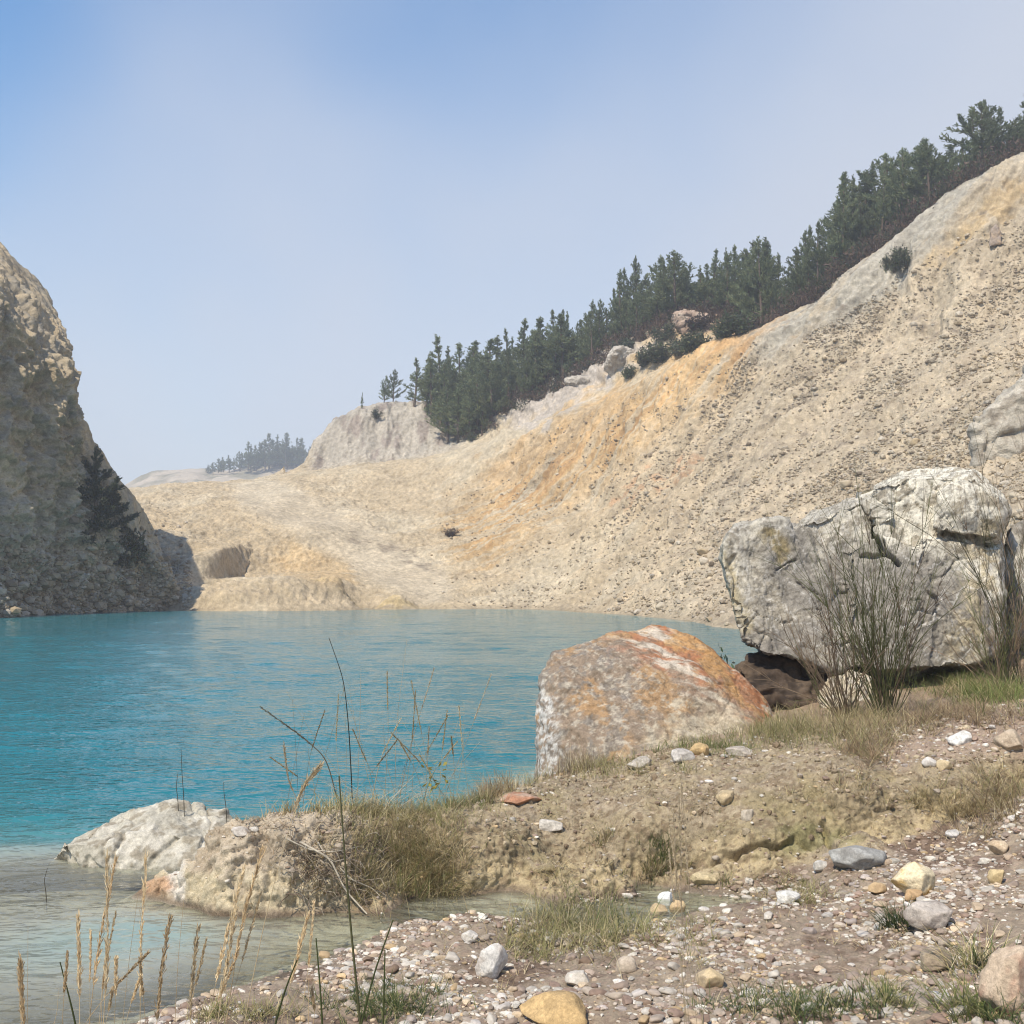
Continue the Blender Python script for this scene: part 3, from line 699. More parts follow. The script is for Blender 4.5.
# ---- rocks wedged below the overhang
def hullrock(pts, voxel, cols, label, cat='rock', name='rock', amp=1.0, strata=None, group=None, mat=None, veinw=0):
    V, Fc, E = remeshed([[q if isinstance(q, np.ndarray) else P(*q) for q in pts]], voxel); V = relax(V, E, 3); n = vnormals(V, Fc); s = np.ptp(V, axis=0).max()
    f1, f21 = worley(V, 3.0/s, fbm(V, 3/s, 2)[:, None]*.5)
    d = (fbm(V, 2.2/s, 3)*.05+fbm(V, 8/s, 4)*.02-.022*(1-sstep(0, .1, f21))+fbm(V, 30/s, 3)*.006)*s*amp
    if strata is not None:
        q = V@np.array(strata).T; d += (ridged(q, 3/s, 4)-.6)*.03*s
    V = V+n*d[:, None]
    a, b, e = [np.array(x, np.float32) for x in cols]
    c = lerp(np.tile(a, (len(V), 1)), b, sstep(-.1, .4, fbm(V, 4/s, 4, 3.))); c = lerp(c, e, .8*sstep(.05, .4, fbm(V, 12/s, 4, 6.)))
    return finish_rock(name, V, Fc, c, label, cat, group, mat)
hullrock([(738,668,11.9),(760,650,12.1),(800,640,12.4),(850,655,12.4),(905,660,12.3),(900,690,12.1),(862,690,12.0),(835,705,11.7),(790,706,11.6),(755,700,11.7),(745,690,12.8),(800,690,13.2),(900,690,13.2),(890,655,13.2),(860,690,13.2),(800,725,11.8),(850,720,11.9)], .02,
  [(.07,.05,.036),(.11,.08,.055),(.035,.026,.02)], 'dark brown layered rock in the hollow under the huge white boulder', strata=[[.5, .2, 3.5], [.6, .5, -.2], [.2, .6, .1]])  # dark rock, its colour lowered further to deepen the shade under the overhang
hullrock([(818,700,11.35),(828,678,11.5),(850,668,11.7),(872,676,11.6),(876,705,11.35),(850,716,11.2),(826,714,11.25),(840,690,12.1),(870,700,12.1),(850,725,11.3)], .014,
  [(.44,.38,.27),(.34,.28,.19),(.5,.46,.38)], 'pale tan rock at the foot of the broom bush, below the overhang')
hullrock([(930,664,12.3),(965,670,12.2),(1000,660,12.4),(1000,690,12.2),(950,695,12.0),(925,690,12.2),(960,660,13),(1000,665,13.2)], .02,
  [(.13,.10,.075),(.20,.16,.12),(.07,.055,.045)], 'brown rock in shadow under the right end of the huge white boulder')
# ---- pale rock lying in the shallows
def on_water(px, py): return G(px, py, 0)
S = []
for px, py, dz in ((50,858,-.05),(90,868,-.05),(150,872,-.05),(200,866,-.05)): S.append(on_water(px, py)+np.array([0, 0, dz]))
y0 = S[1][1]
S += [P(58,843,y0+.1), P(80,834,y0+.2), P(120,815,y0+.4), P(165,803,y0+.55), P(200,803,y0+.6), P(228,812,y0+.6), P(240,822,y0+.5), P(225,845,y0+.1),P(150,825,y0+.1), P(100,845,y0)]
S += [np.array([p[0], p[1]+.75, -.08]) for p in S[:4]]
hullrock(S, .01, [(.40,.37,.30),(.50,.465,.39),(.24,.205,.15)], 'long pale whitish rock half sunk in the shallows left of the earth mound', amp=.9)

# ---- named stones in the gravel and on the bank
def stone_mesh(seed, n=3, cuts=9, rough=.10):
    r = np.random.default_rng(seed); bm = bmesh.new(); bmesh.ops.create_icosphere(bm, subdivisions=n, radius=1)
    V = np.array([v.co for v in bm.verts]); Fc = np.array([[v.index for v in f.verts] for f in bm.faces]); bm.free()
    for k in range(cuts):
        q = r.normal(size=3); q /= np.linalg.norm(q); dd = r.uniform(.55, .9)
        V = V-q*np.maximum(0, V@q-dd)[:, None]*.92
    if n > 2:
        V = V+V/np.linalg.norm(V, axis=1)[:, None]*(fbm(V, 1.5, 3, seed)*rough+fbm(V, 5, 3, seed+5.)*.03)[:, None]
    V -= (V.max(0)+V.min(0))/2; V /= np.abs(V).max(0)
    return V, Fc
def named_stone(px, py, w, h, col, label, col2=None, seed=0, depth=None, rz=0.0, sub=4, name='stone', cat='stone', sink=.25):
    p = at_px(px, py+h*.45)
    if p is None: return
    s = p[1]/F; V, Fc = stone_mesh(seed+100, sub, 17, .05)
    hw, hh = w*s/2, h*s/2*1.1; dp = depth or hw*.8
    V = V*np.array([hw, dp, hh]); V[:, 2] += hh*(1-sink)
    V = V@np.array(Matrix.Rotation(rz, 3, 'Z'))
    n1 = fbm(V, 2.2/hw/2, 4, seed); n2 = fbm(V, 8/hw/2, 4, seed+2.)
    a = np.array(col, np.float32); b = np.array(col2 if col2 else np.array(col)*.7, np.float32)
    c = lerp(np.tile(a, (len(V), 1)), b, sstep(-.1, .4, n1)); c = lerp(c, a*1.15, .6*sstep(.1, .4, n2))
    me = mesh_np(name, V, Fc, M_pebble if hw < .07 else M_rock, c); o = link(name, me); o.location = (p[0], p[1]+dp*.6, p[2]-.005)
    return tag(o, label, cat)
ST = [
 (917,881,42,34,(.62,.53,.36),(.55,.38,.16),'cream white peaked stone standing in the gravel right of the grey slab'),
 (862,860,54,24,(.30,.295,.275),(.23,.22,.20),'flat blue grey slab at the foot of the bank beside the dark crack'),
 (556,1014,72,30,(.45,.31,.15),(.36,.25,.13),'big ochre yellow stone at the bottom edge of the gravel'),
 (492,963,34,32,(.58,.55,.50),(.45,.40,.35),'round white stone left of the long grass patch on the gravel'),
 (932,918,46,26,(.42,.37,.32),(.30,.25,.21),'long grey stone leaning beside the dark green tuft'),
 (1014,984,54,66,(.46,.36,.26),(.42,.27,.19),'large reddish tan stone cut by the right edge of the view'),
 (940,962,38,24,(.36,.29,.21),(.28,.22,.16),'tan half buried stone left of the large reddish stone'),
 (998,877,16,15,(.48,.37,.2),(.42,.31,.17),'small yellow stone below the right end of the bank'),
 (1001,848,20,15,(.50,.40,.28),(.42,.31,.2),'tan squared stone at the right end of the gravel'),
 (878,889,18,12,(.42,.30,.17),(.36,.25,.14),'small orange stone in front of the grey slab'),
 (916,896,20,12,(.42,.28,.15),(.36,.24,.13),'orange brown stone directly under the cream white peaked stone'),
 (666,899,18,13,(.66,.65,.63),(.55,.53,.5),'bright white pointed stone on dark soil at the head of the inlet'),
 (659,911,20,13,(.45,.34,.2),(.39,.29,.17),'left yellow stone touching the bright white pointed stone'),
 (678,908,16,14,(.46,.34,.19),(.4,.28,.16),'right yellow stone touching the bright white pointed stone'),
 (705,880,28,12,(.47,.38,.23),(.42,.34,.2),'flat yellow stone at the foot of the bank above the gravel'),
 (790,898,24,11,(.56,.54,.49),(.45,.42,.37),'pale stone showing through the grass in the middle of the gravel'),
 (711,980,28,18,(.48,.37,.22),(.38,.30,.2),'tan wedge shaped stone in the gravel near the thin pale stalks'),
 (578,980,26,14,(.50,.45,.38),(.42,.37,.3),'pale flat stone above the big ochre yellow stone'),
 (627,966,22,16,(.42,.35,.27),(.36,.29,.22),'light brown stone right of the grass by the inlet'),
 (552,826,26,11,(.50,.46,.40),(.42,.38,.33),'flat white stone on the bank below the rusty boulder'),
 (727,799,20,15,(.46,.36,.22),(.38,.30,.19),'round tan stone set in the upper face of the bank'),
 (748,815,14,12,(.46,.40,.32),(.40,.34,.26),'small pale stone set in the bank face right of the round tan stone'),
 (684,756,24,14,(.44,.41,.37),(.34,.31,.28),'grey stone at the foot of the rusty boulder'),
 (700,750,24,13,(.46,.32,.16),(.39,.28,.14),'orange yellow stone beside the grey stone at the foot of the rusty boulder'),
 (640,763,26,13,(.44,.40,.34),(.36,.32,.27),'pale stone on the bank edge in front of the rusty boulder'),
 (742,752,30,10,(.42,.37,.31),(.35,.30,.25),'flat pale stone on the bank edge right of the orange yellow stone'),
 (521,800,42,10,(.34,.17,.10),(.42,.30,.22),'red brown flat stone on the bank near the water'),
 (962,738,24,14,(.62,.60,.56),(.50,.47,.42),'smooth white stone on the path in front of the grass at the right'),
 (946,765,16,11,(.54,.43,.27),(.46,.36,.22),'yellowish stone on the path below the smooth white stone'),
 (931,762,16,10,(.54,.50,.45),(.44,.40,.36),'whitish stone left of the yellowish stone on the path'),
 (1014,742,30,24,(.42,.34,.25),(.36,.28,.2),'brown stone on the path at the right edge'),
 (955,834,16,8,(.52,.50,.47),(.42,.40,.37),'flat white stone at the foot of the bank under the dry grass'),
 (822,866,22,9,(.50,.47,.42),(.40,.37,.32),'pale flat stone against the left end of the grey slab'),
 (470,938,16,12,(.54,.50,.44),(.44,.40,.35),'small pale stone at the tip of the gravel by the inlet'),
 (240,831,18,9,(.46,.42,.37),(.38,.33,.28),'small pale stone on top of the earth mound'),
]
for i, (x, y, w_, h_, a_, b_, lb) in enumerate(ST): named_stone(x, y, w_, h_, a_, lb, b_, seed=i, rz=rng.uniform(-.5, .5))

# ---- loose pebbles: the largest as objects of their own, the rest as gravel
PL = [stone_mesh(k+50, 1, 4) for k in range(14)]
PM = [stone_mesh(k, 2, 13) for k in range(14)]
PAL = np.array([(.60,.57,.52),(.50,.47,.43),(.42,.36,.31),(.36,.29,.245),(.52,.42,.31),(.30,.22,.18),(.24,.175,.13),(.48,.36,.22),(.40,.35,.33),(.55,.52,.5),(.38,.30,.23),(.45,.39,.33)])
PALN = ['white','pale grey','buff grey','brown grey','cream tan','brown','dark red brown','ochre','mid grey','near white','reddish','light brown']
cand = []
r = np.random.default_rng(21)
bX = r.uniform(-2.2, 6.5, 150000); bY = r.uniform(2.9, 9.6, 150000)
zz = tps_near(bX, bY); ppx, ppy = proj(np.stack([bX, bY, zz], 1))
toeP = pl(ppx, [(0,900),(140,900),(240,925),(330,918),(460,898),(640,886),(760,874),(860,857),(900,842),(940,827),(1024,800),(1400,760)])
ing = (ppy > toeP+2)&(zz > .004)&(ppx > -60)&(ppx < 1160)&(ppy < 1250)
ppx_all = ppx.copy()
dens = .12+.88*sstep(-.2, .3, fbm(np.stack([bX, bY, 0*bX], 1), 1.1, 4, 31.))
onbank = (~ing)&(zz > .05)&(ppx > 150)&(ppy > 700)&(bY < 9.6)
path = onbank&(ppx > 880)&(ppy > 722)&(ppy < 770)
keep = (ing&(r.random(150000) < dens*.95))|(onbank&(r.random(150000) < .10))|(path&(r.random(150000) < .3))
idx = np.where(keep)[0]
sz = np.clip(r.lognormal(math.log(.0082), .6, len(idx)), .004, .030)*np.where(ing[idx], 1, .8)
pos = []; S_ = []; K_ = []
for i, s in zip(idx, sz):
    z = down(bX[i], bY[i])
    if z is None: continue
    pos.append((bX[i], bY[i], z)); S_.append(s); K_.append(int(r.choice(12, p=[.10,.12,.14,.14,.09,.11,.07,.04,.05,.05,.04,.05])))
pos = np.array(pos); S_ = np.array(S_); K_ = np.array(K_)
ppx, ppy = proj(pos); app = S_/pos[:, 1]*((ppx > -5)&(ppx < 1029)&(ppy < 1029))
big = np.argsort(-app)[:260]; isbig = np.zeros(len(pos), bool); isbig[big] = True
Vs, Fs, Cs = [], [], []; o_ = 0
peb_me = {}
for i in range(len(pos)):
    s = S_[i]; m_ = (PM if s > .011 else PL)[r.integers(14)]; ax = r.uniform(0, 6.28); sc = np.array([1.25, .9, .62])*s*r.uniform(.85, 1.15, 3)
    cc = np.clip(PAL[K_[i]]*r.uniform(.65, 1.2)*np.array([1, .97, .90]), 0, 1)
    if isbig[i]:
        key = (int(r.integers(5)), K_[i])
        if key not in peb_me:
            V0, F0 = stone_mesh(300+key[0], 3, 15, .04); n2 = fbm(V0, 1.5, 3, key[0]+.3)
            peb_me[key] = mesh_np('pebble', V0, F0, M_pebble, PAL[K_[i]]*np.array([.88, .84, .78])*(1+.3*n2)[:, None])
        o = link('pebble', peb_me[key]); o.scale = sc; o.rotation_euler = (r.normal(0, .15), r.normal(0, .15), ax); o.location = pos[i]+np.array([0, 0, sc[2]*.5])
        zone = 'in the earth of the bank' if onbank[idx[i]] and not path[idx[i]] else ('on the path above the bank' if path[idx[i]] else 'in the gravel before the bank')
        tag(o, f'small {PALN[K_[i]]} pebble lying {zone}', 'pebble', f'{PALN[K_[i]]} pebbles {zone}')
        continue
    V0 = m_[0]*sc; ca, sa = math.cos(ax), math.sin(ax)
    V1 = np.stack([V0[:, 0]*ca-V0[:, 1]*sa, V0[:, 0]*sa+V0[:, 1]*ca, V0[:, 2]+sc[2]*r.uniform(-.35, .55)], 1)+pos[i]
    Vs.append(V1); Fs.append(m_[1]+o_); Cs.append(np.tile(cc, (len(V1), 1))); o_ += len(V1)
link('gravel', mesh_np('gravel', np.concatenate(Vs), np.concatenate(Fs), M_pebble, np.concatenate(Cs), smooth=False), kind='stuff')
cl = np.where(onbank&(ppx_all > 345))[0]; cl = cl[r.random(len(cl)) < .55][:9000]
Vs, Fs, Cs = [], [], []; o_ = 0
for i in cl:
    z = down(bX[i], bY[i])
    if z is None: continue
    s = float(np.clip(r.lognormal(math.log(.008), .6), .003, .035)); m_ = PL[r.integers(14)]; V1 = m_[0]*s*r.uniform(.7, 1.3, 3)+np.array([bX[i], bY[i], z+s*.1])
    cc = np.array([(.33,.265,.175),(.27,.21,.14),(.38,.31,.21),(.21,.155,.10)])[r.integers(4)]*r.uniform(.8, 1.15)
    Vs.append(V1); Fs.append(m_[1]+o_); Cs.append(np.tile(cc, (len(V1), 1))); o_ += len(V1)
link('soil_clods', mesh_np('soil_clods', np.concatenate(Vs), np.concatenate(Fs), M_near, np.concatenate(Cs), smooth=False), kind='stuff')

# ================================================================== scree on the quarry slope
r = np.random.default_rng(5)
def noise_s(p):
    t_ = p[0]*.93+p[1]*.37; s_ = -p[0]*.37+p[1]*.93
    return float(.15+1.0*sstep(-.25, .3, perlin(np.array([[s_*.3, t_*.035, 0]]))*1.0+.5*perlin(np.array([[s_*.9, t_*.08, 4.]])))[0])
n = 130000
sx = 430+(1090-430)*r.random(n)**.75; sy = r.uniform(170, 660, n)
ok = sy > pl(sx, [(r_[0], r_[1]) for r_ in RIDGE[::-1]])+np.where(sx > 760, pl(sx, [(760,14),(850,40),(900,42),(960,48),(1024,52)]), 10)
prob = sstep(430, 900, sx+.3*(sy-400))*(.25+.75*sstep(-.2, .3, fbm(np.stack([sx*.02, sy*.02, 0*sx], 1), 1, 3)))
ok &= r.random(n) < .14+.85*prob
Vs, Fs, Cs = [], [], []; o_ = 0; rec = []
for x, y in zip(sx[ok], sy[ok]):
    p = at_px(x, y, quarry)
    if p is None or p[2] < .1: continue
    if noise_s(p) < r.random(): continue
    s = float(np.clip(r.lognormal(math.log(.058), .5), .025, .34)); rec.append((p, s))
app = np.array([s/p[1] for p, s in rec]); big = set(np.argsort(-app)[:200])
SP = np.array([(.41,.34,.24),(.36,.30,.215),(.46,.395,.295),(.30,.24,.17),(.40,.315,.20),(.50,.44,.35)])
SPN = ['tan','grey','pale','brown','ochre','whitish']
scr = {}
for i, (p, s) in enumerate(rec):
    k = int(r.integers(6)); sc = np.array([1.2, .95, .75])*s*r.uniform(.8, 1.2, 3); ax = r.uniform(0, 6.28)
    if i in big:
        key = (int(r.integers(4)), k)
        if key not in scr:
            V0, F0 = stone_mesh(400+key[0], 3, 8); scr[key] = mesh_np('scree_rock', V0, F0, M_rock, SP[k]*(1+.3*fbm(V0, 1.5, 3, k+.2))[:, None])
        o = link('scree_rock', scr[key]); o.scale = sc; o.rotation_euler = (r.normal(0, .3), r.normal(0, .3), ax); o.location = p+np.array([0, 0, sc[2]*.35])
        tag(o, f'loose {SPN[k]} rock lying on the long scree slope', 'rock', f'{SPN[k]} rocks strewn on the scree slope'); continue
    m_ = PL[r.integers(14)]; V0 = m_[0]*sc; ca, sa = math.cos(ax), math.sin(ax)
    V1 = np.stack([V0[:, 0]*ca-V0[:, 1]*sa, V0[:, 0]*sa+V0[:, 1]*ca, V0[:, 2]+sc[2]*.45], 1)+p
    Vs.append(V1); Fs.append(m_[1]+o_); Cs.append(np.tile(SP[k]*r.uniform(.65, 1.0), (len(V1), 1))); o_ += len(V1)
for k in range(4200):
    x, y = r.uniform(-20, 186), 616-abs(r.normal(0, 40))
    if k > 3300: x, y = r.uniform(120, 192), r.uniform(560, 607)
    p = cast(cliff, CAM, ray(x, y))
    if p is None: p = cast(quarry, CAM, ray(x, y))
    if p is None: continue
    s = float(np.clip(r.lognormal(math.log(.085), .6), .04, .42)); kk = int(r.integers(6)); sc = np.array([1.1, .9, .8])*s*r.uniform(.8, 1.2, 3); ax = r.uniform(0, 6.28)
    m_ = PL[r.integers(14)]; V0 = m_[0]*sc; ca, sa = math.cos(ax), math.sin(ax)
    V1 = np.stack([V0[:, 0]*ca-V0[:, 1]*sa, V0[:, 0]*sa+V0[:, 1]*ca, V0[:, 2]], 1)+p
    Vs.append(V1); Fs.append(m_[1]+o_); Cs.append(np.tile(SP[kk]*r.uniform(.6, .9), (len(V1), 1))); o_ += len(V1)
link('scree', mesh_np('scree', np.concatenate(Vs), np.concatenate(Fs), M_pebble, np.concatenate(Cs), smooth=False), kind='stuff')
print('scree', len(rec))
# ================================================================== trees and bushes
def tube(pts, rad, sides=5, o_=0):
    """tapered tube along pts -> verts, quads"""
    pts = np.asarray(pts, float); n = len(pts); rad = np.broadcast_to(rad, (n,))
    t = np.gradient(pts, axis=0); t /= np.linalg.norm(t, axis=1)[:, None]+1e-9
    ref = np.where(np.abs(t[:, 2:3]) > .9, np.array([[1., 0, 0]]), np.array([[0, 0, 1.]]))
    a = np.cross(t, ref); a /= np.linalg.norm(a, axis=1)[:, None]+1e-9; b = np.cross(t, a)
    th = np.arange(sides)*2*math.pi/sides
    V = pts[:, None]+rad[:, None, None]*(a[:, None]*np.cos(th)[None, :, None]+b[:, None]*np.sin(th)[None, :, None])
    i = np.arange(n-1)[:, None]*sides; j = np.arange(sides)[None]; k = (j+1) % sides
    Fq = np.stack([i+j, i+k, i+sides+k, i+sides+j], -1).reshape(-1, 4)+o_
    return V.reshape(-1, 3), Fq
class Acc:
    def __init__(s): s.V, s.F, s.C, s.o = [], [], [], 0
    def add(s, V, Fc, col):
        s.V.append(V); s.F.append(np.asarray(Fc)+s.o); s.C.append(np.broadcast_to(np.asarray(col, np.float32), (len(V), 3))); s.o += len(V)
    def mesh(s, name, mat, smooth=True):
        return mesh_np(name, np.concatenate(s.V), np.concatenate(s.F), mat, np.concatenate(s.C), smooth)
def blades(base, dirs, length, width, r, twist=None):
    """flat pointed blades as triangles: base (n,3), dirs unit (n,3)"""
    n = len(base); rnd = r.normal(size=(n, 3)); s = np.cross(dirs, rnd); s /= np.linalg.norm(s, axis=1)[:, None]+1e-9
    L_ = np.broadcast_to(length, (n,))[:, None]; W_ = np.broadcast_to(width, (n,))[:, None]
    V = np.stack([base-s*W_*.35, base+s*W_*.35, base+dirs*L_*.55+s*W_*.5, base+dirs*L_, base+dirs*L_*.55-s*W_*.5], 1)
    i = np.arange(n)[:, None]*5
    return V.reshape(-1, 3), np.concatenate([i+np.array([[0, 1, 2, 4]]), i+np.array([[4, 2, 3, 3]])])
def quadfix(F): return F
def blade_faces(n):
    i = np.arange(n)[:, None]*5
    return i+np.array([[0, 1, 2, 4]]), i+np.array([[4, 2, 3]])
def pine_meshes(seed, dense=1.0, spread=.24, tint=(1, 1, 1)):
    r = np.random.default_rng(seed); H = 1.0
    wood = Acc(); base = []; dirs = []; cols = []; ln = []
    bend = r.normal(0, .02, 2)
    def trunk(z): return np.array([bend[0]*math.sin(3*z), bend[1]*math.sin(2.3*z), z])
    zs = np.linspace(0, .99, 9); V, Fq = tube([trunk(z) for z in zs], .016*(1-zs)+.003, 6); wood.add(V, Fq, (.12, .09, .07))
    def tufts(pts, start, k, l0):
        pts = np.asarray(pts); m = len(pts)
        for q in np.linspace(start, 1, k):
            f = q*(m-1); i = min(int(f), m-2); p = pts[i]*(1-f+i)+pts[i+1]*(f-i); t = pts[i+1]-pts[i]; t = t/np.linalg.norm(t)
            nb = 11; dd = t*.8+r.normal(0, .55, (nb, 3))+np.array([0, 0, .35]); dd /= np.linalg.norm(dd, axis=1)[:, None]
            base.append(p+r.normal(0, .006, (nb, 3))); dirs.append(dd); ln.append(l0*(1.15-.6*p[2])*r.uniform(.7, 1.2, nb))
            g = r.uniform(.7, 1.3); mix = r.random()
            col = (np.array([.12, .155, .08])*(1-mix)+np.array([.20, .22, .11])*mix)*g*np.array(tint)
            cols.append(np.tile(col, (nb, 1)))
    z = .10+r.uniform(0, .05)
    while z < .96:
        nb = int(r.integers(3, 6)); az0 = r.uniform(0, 6.28)
        env = (1-z)**1.15*min(1, .5+1.8*z)*1.15
        for k in range(nb):
            if r.random() < .2: continue
            Lb = (spread*env+.022)*r.uniform(.45, 1.35); az = az0+k*6.28/nb+r.normal(0, .3); el = r.uniform(.1, .6)+.35*z
            p0 = trunk(z+r.normal(0, .008)); pts = [p0]; e_ = el
            for q in range(4):
                st = Lb/4; pts.append(pts[-1]+st*np.array([math.cos(az)*math.cos(e_), math.sin(az)*math.cos(e_), math.sin(e_)])); e_ += r.uniform(.05, .3)
            V, Fq = tube(pts, np.linspace(.006, .002, 5)*(1.2-z), 3); wood.add(V, Fq, (.11, .085, .065))
            tufts(pts, .25, max(3, int(Lb/.026*dense)), .046)
            if Lb > .1:
                for sgn in (-1, 1):
                    i = 2; a2 = az+sgn*r.uniform(.5, .9); q0 = pts[i]; q1 = q0+Lb*.4*np.array([math.cos(a2)*.85, math.sin(a2)*.85, .4])
                    tufts([q0, (q0+q1)/2+np.array([0, 0, -.005]), q1], .3, max(2, int(Lb*.4/.03*dense)), .046)
        z += r.uniform(.045, .085)
    tufts([trunk(.88), trunk(.94), trunk(1.0)], 0, 7, .045)
    base = np.concatenate(base); dirs = np.concatenate(dirs); ln = np.concatenate(ln); cols = np.concatenate(cols)
    s = np.cross(dirs, r.normal(size=dirs.shape)); s /= np.linalg.norm(s, axis=1)[:, None]+1e-9; wd = .0065
    V = np.stack([base-s*wd*.4, base+s*wd*.4, base+dirs*ln[:, None]*.6+s*wd*.6, base+dirs*ln[:, None], base+dirs*ln[:, None]*.6-s*wd*.6], 1).reshape(-1, 3)
    Fa, Fb = blade_faces(len(base))
    return wood.mesh('trunk', M_bark), mesh_np('crown', V, [Fa, Fb], M_leaf, np.repeat(cols, 5, 0), smooth=False)
PINES = [pine_meshes(k, spread=sp, dense=dn) for k, (sp, dn) in enumerate([(.28,.9),(.22,.9),(.34,.9),(.25,1),(.40,.8),(.18,.8),(.30,1),(.44,.9)])]
def gz(x, y):
    z = down(x, y, quarry); return z if z is not None else h_far(x, y)[0]
def pine(x, y, H, label, group=None, k=None, z=None, w_=1.0, obj=None):
    if z is None: z = gz(x, y)
    tm, cm = PINES[int(rng.integers(len(PINES))) if k is None else k]
    e = empty('pine_tree', (x, y, z-.15), rng.uniform(0, 6.28)); tag(e, label, 'tree', group)
    e.rotation_euler[0] = rng.normal(0, .035); e.rotation_euler[1] = rng.normal(0, .035)
    for nm, me in (('trunk', tm), ('crown', cm)):
        o = link(nm, me, e); o.scale = (H*w_, H*w_, H)
    return e
TOPS = [(375,392),(395,380),(410,352),(436,340),(455,352),(470,350),(490,330),(520,328),(550,310),(575,300),(600,278),(625,262),(650,255),(672,250),(690,262),(715,245),(745,240),(772,236),(800,240),(820,215),(845,185),(870,165),(900,148),(935,136),(955,150),(972,118),(990,108),(1012,96),(1060,80),(1110,60)]
r = np.random.default_rng(17)
crest = lambda x: pl(x, [(q[0], q[1]) for q in RIDGE[::-1]])
def row(x0, x1, step, Yoff, topdrop, hmin, hmax, group, label, basef=None):
    x = x0
    while x < x1:
        Yb = (np.interp(x, [q[0] for q in RIDGE[::-1]], [q[2] for q in RIDGE[::-1]]) if basef is None else basef(x))+Yoff+r.normal(0, 1.2)
        X = (x-512)/F*Yb*1.0/1.0; X = P(x, 500, Yb)[0]; z = gz(X, Yb)
        ztop = P(x, pl(x, TOPS)+abs(r.normal(0, topdrop))+r.uniform(-6, 4), Yb)[2]
        H = float(np.clip(ztop-z, hmin, hmax))*r.choice([.6, .8, .95, 1.05])
        pine(X, Yb, H, label, group, w_=r.choice([.8, 1.0, 1.3, 1.7])*r.uniform(.9, 1.1))
        x += step*r.uniform(.6, 1.4)
lab = 'young dark green pine in the dense stand behind the crest of the right hand slope'
row(765, 1110, 11, 9, 12, 3, 12.5, 'pines behind the crest of the right hand slope', lab)
row(770, 1100, 13, 14, 6, 3, 13.5, 'pines behind the crest of the right hand slope', lab)
row(790, 1100, 20, 20, 4, 4, 15, 'pines behind the crest of the right hand slope', lab)
FB = lambda x: pl(x, [(405,149),(440,149),(475,146),(520,142),(560,139),(600,136),(640,132),(660,128),(700,126),(740,122),(780,122)])
lab2 = 'grey green pine in the long belt above the pale rock faces, mid ridge'
g2 = 'pines in the belt above the pale rock faces'
row(468, 770, 10, 2, 22, 2.5, 9.5, g2, lab2, FB)
row(440, 770, 10, 6, 12, 3, 10, g2, lab2, FB)
row(430, 770, 11, 11, 5, 3, 12, g2, lab2, FB)
# clump standing on the shoulder of the grey knob, lower on the slope
for x, y, Yb, H in ((448,432,147,8.5),(458,436,146,7.5),(470,436,144,8),(482,430,143,7),(492,425,143,8),(440,420,150,9),(425,410,152,7.5),(414,408,153,7),(432,412,151,8.5),(478,428,145,9)):
    p = P(x, y, Yb); pine(p[0], Yb, H, 'dark pine in the clump standing low on the shoulder of the grey rock knob', 'pines on the shoulder of the grey rock knob', w_=r.uniform(1.0, 1.5))
for x, Yb, H in ((384,158,4.2),(393,157,5)):
    p = P(x, 405, Yb); pine(p[0], Yb, H, 'small misty pine at the top left of the grey rock knob', 'small pines at the top of the grey rock knob')
p = P(362, 412, 154); pine(p[0], 154, 2.6, 'tiny spindly pine alone on the brow of the grey rock knob', k=5, w_=.7)
for i in range(34):
    x = 207+112*(i/33)+r.normal(0, 2); Yb = 474+r.normal(0, 6); p = P(x, pl(x, [(205,470),(240,467),(320,464)]), Yb)
    top = pl(x, [(205,464),(225,455),(245,440),(262,434),(285,432),(305,438),(322,440)])+r.uniform(0, 12); q = P(x, top, Yb)
    pine(p[0], Yb, max(4, q[2]-p[2]+2.0), 'pale misty pine on the far low ridge between the dark cliff and the grey knob', 'misty pines on the far low ridge', z=p[2]-1.6, w_=1.4)
for x, y, h in ((322,452,12),(317,460,9)):
    p = P(x, y+16, 440); pine(p[0], 440, h, 'thin misty pine just left of the grey rock knob', 'thin misty pines left of the grey rock knob', k=5, z=p[2])
# lone dark pine on the left cliff and the bush below it
def at_cliff(px, py): return cast(cliff, CAM, ray(px, py))
p = at_cliff(104, 560)
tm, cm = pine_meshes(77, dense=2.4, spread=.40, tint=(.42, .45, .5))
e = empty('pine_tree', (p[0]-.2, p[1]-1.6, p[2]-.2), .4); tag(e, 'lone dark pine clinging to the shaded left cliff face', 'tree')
for nm, me in (('trunk', tm), ('crown', cm)): o = link(nm, me, e); o.scale = (9.5, 9.5, 8.4)

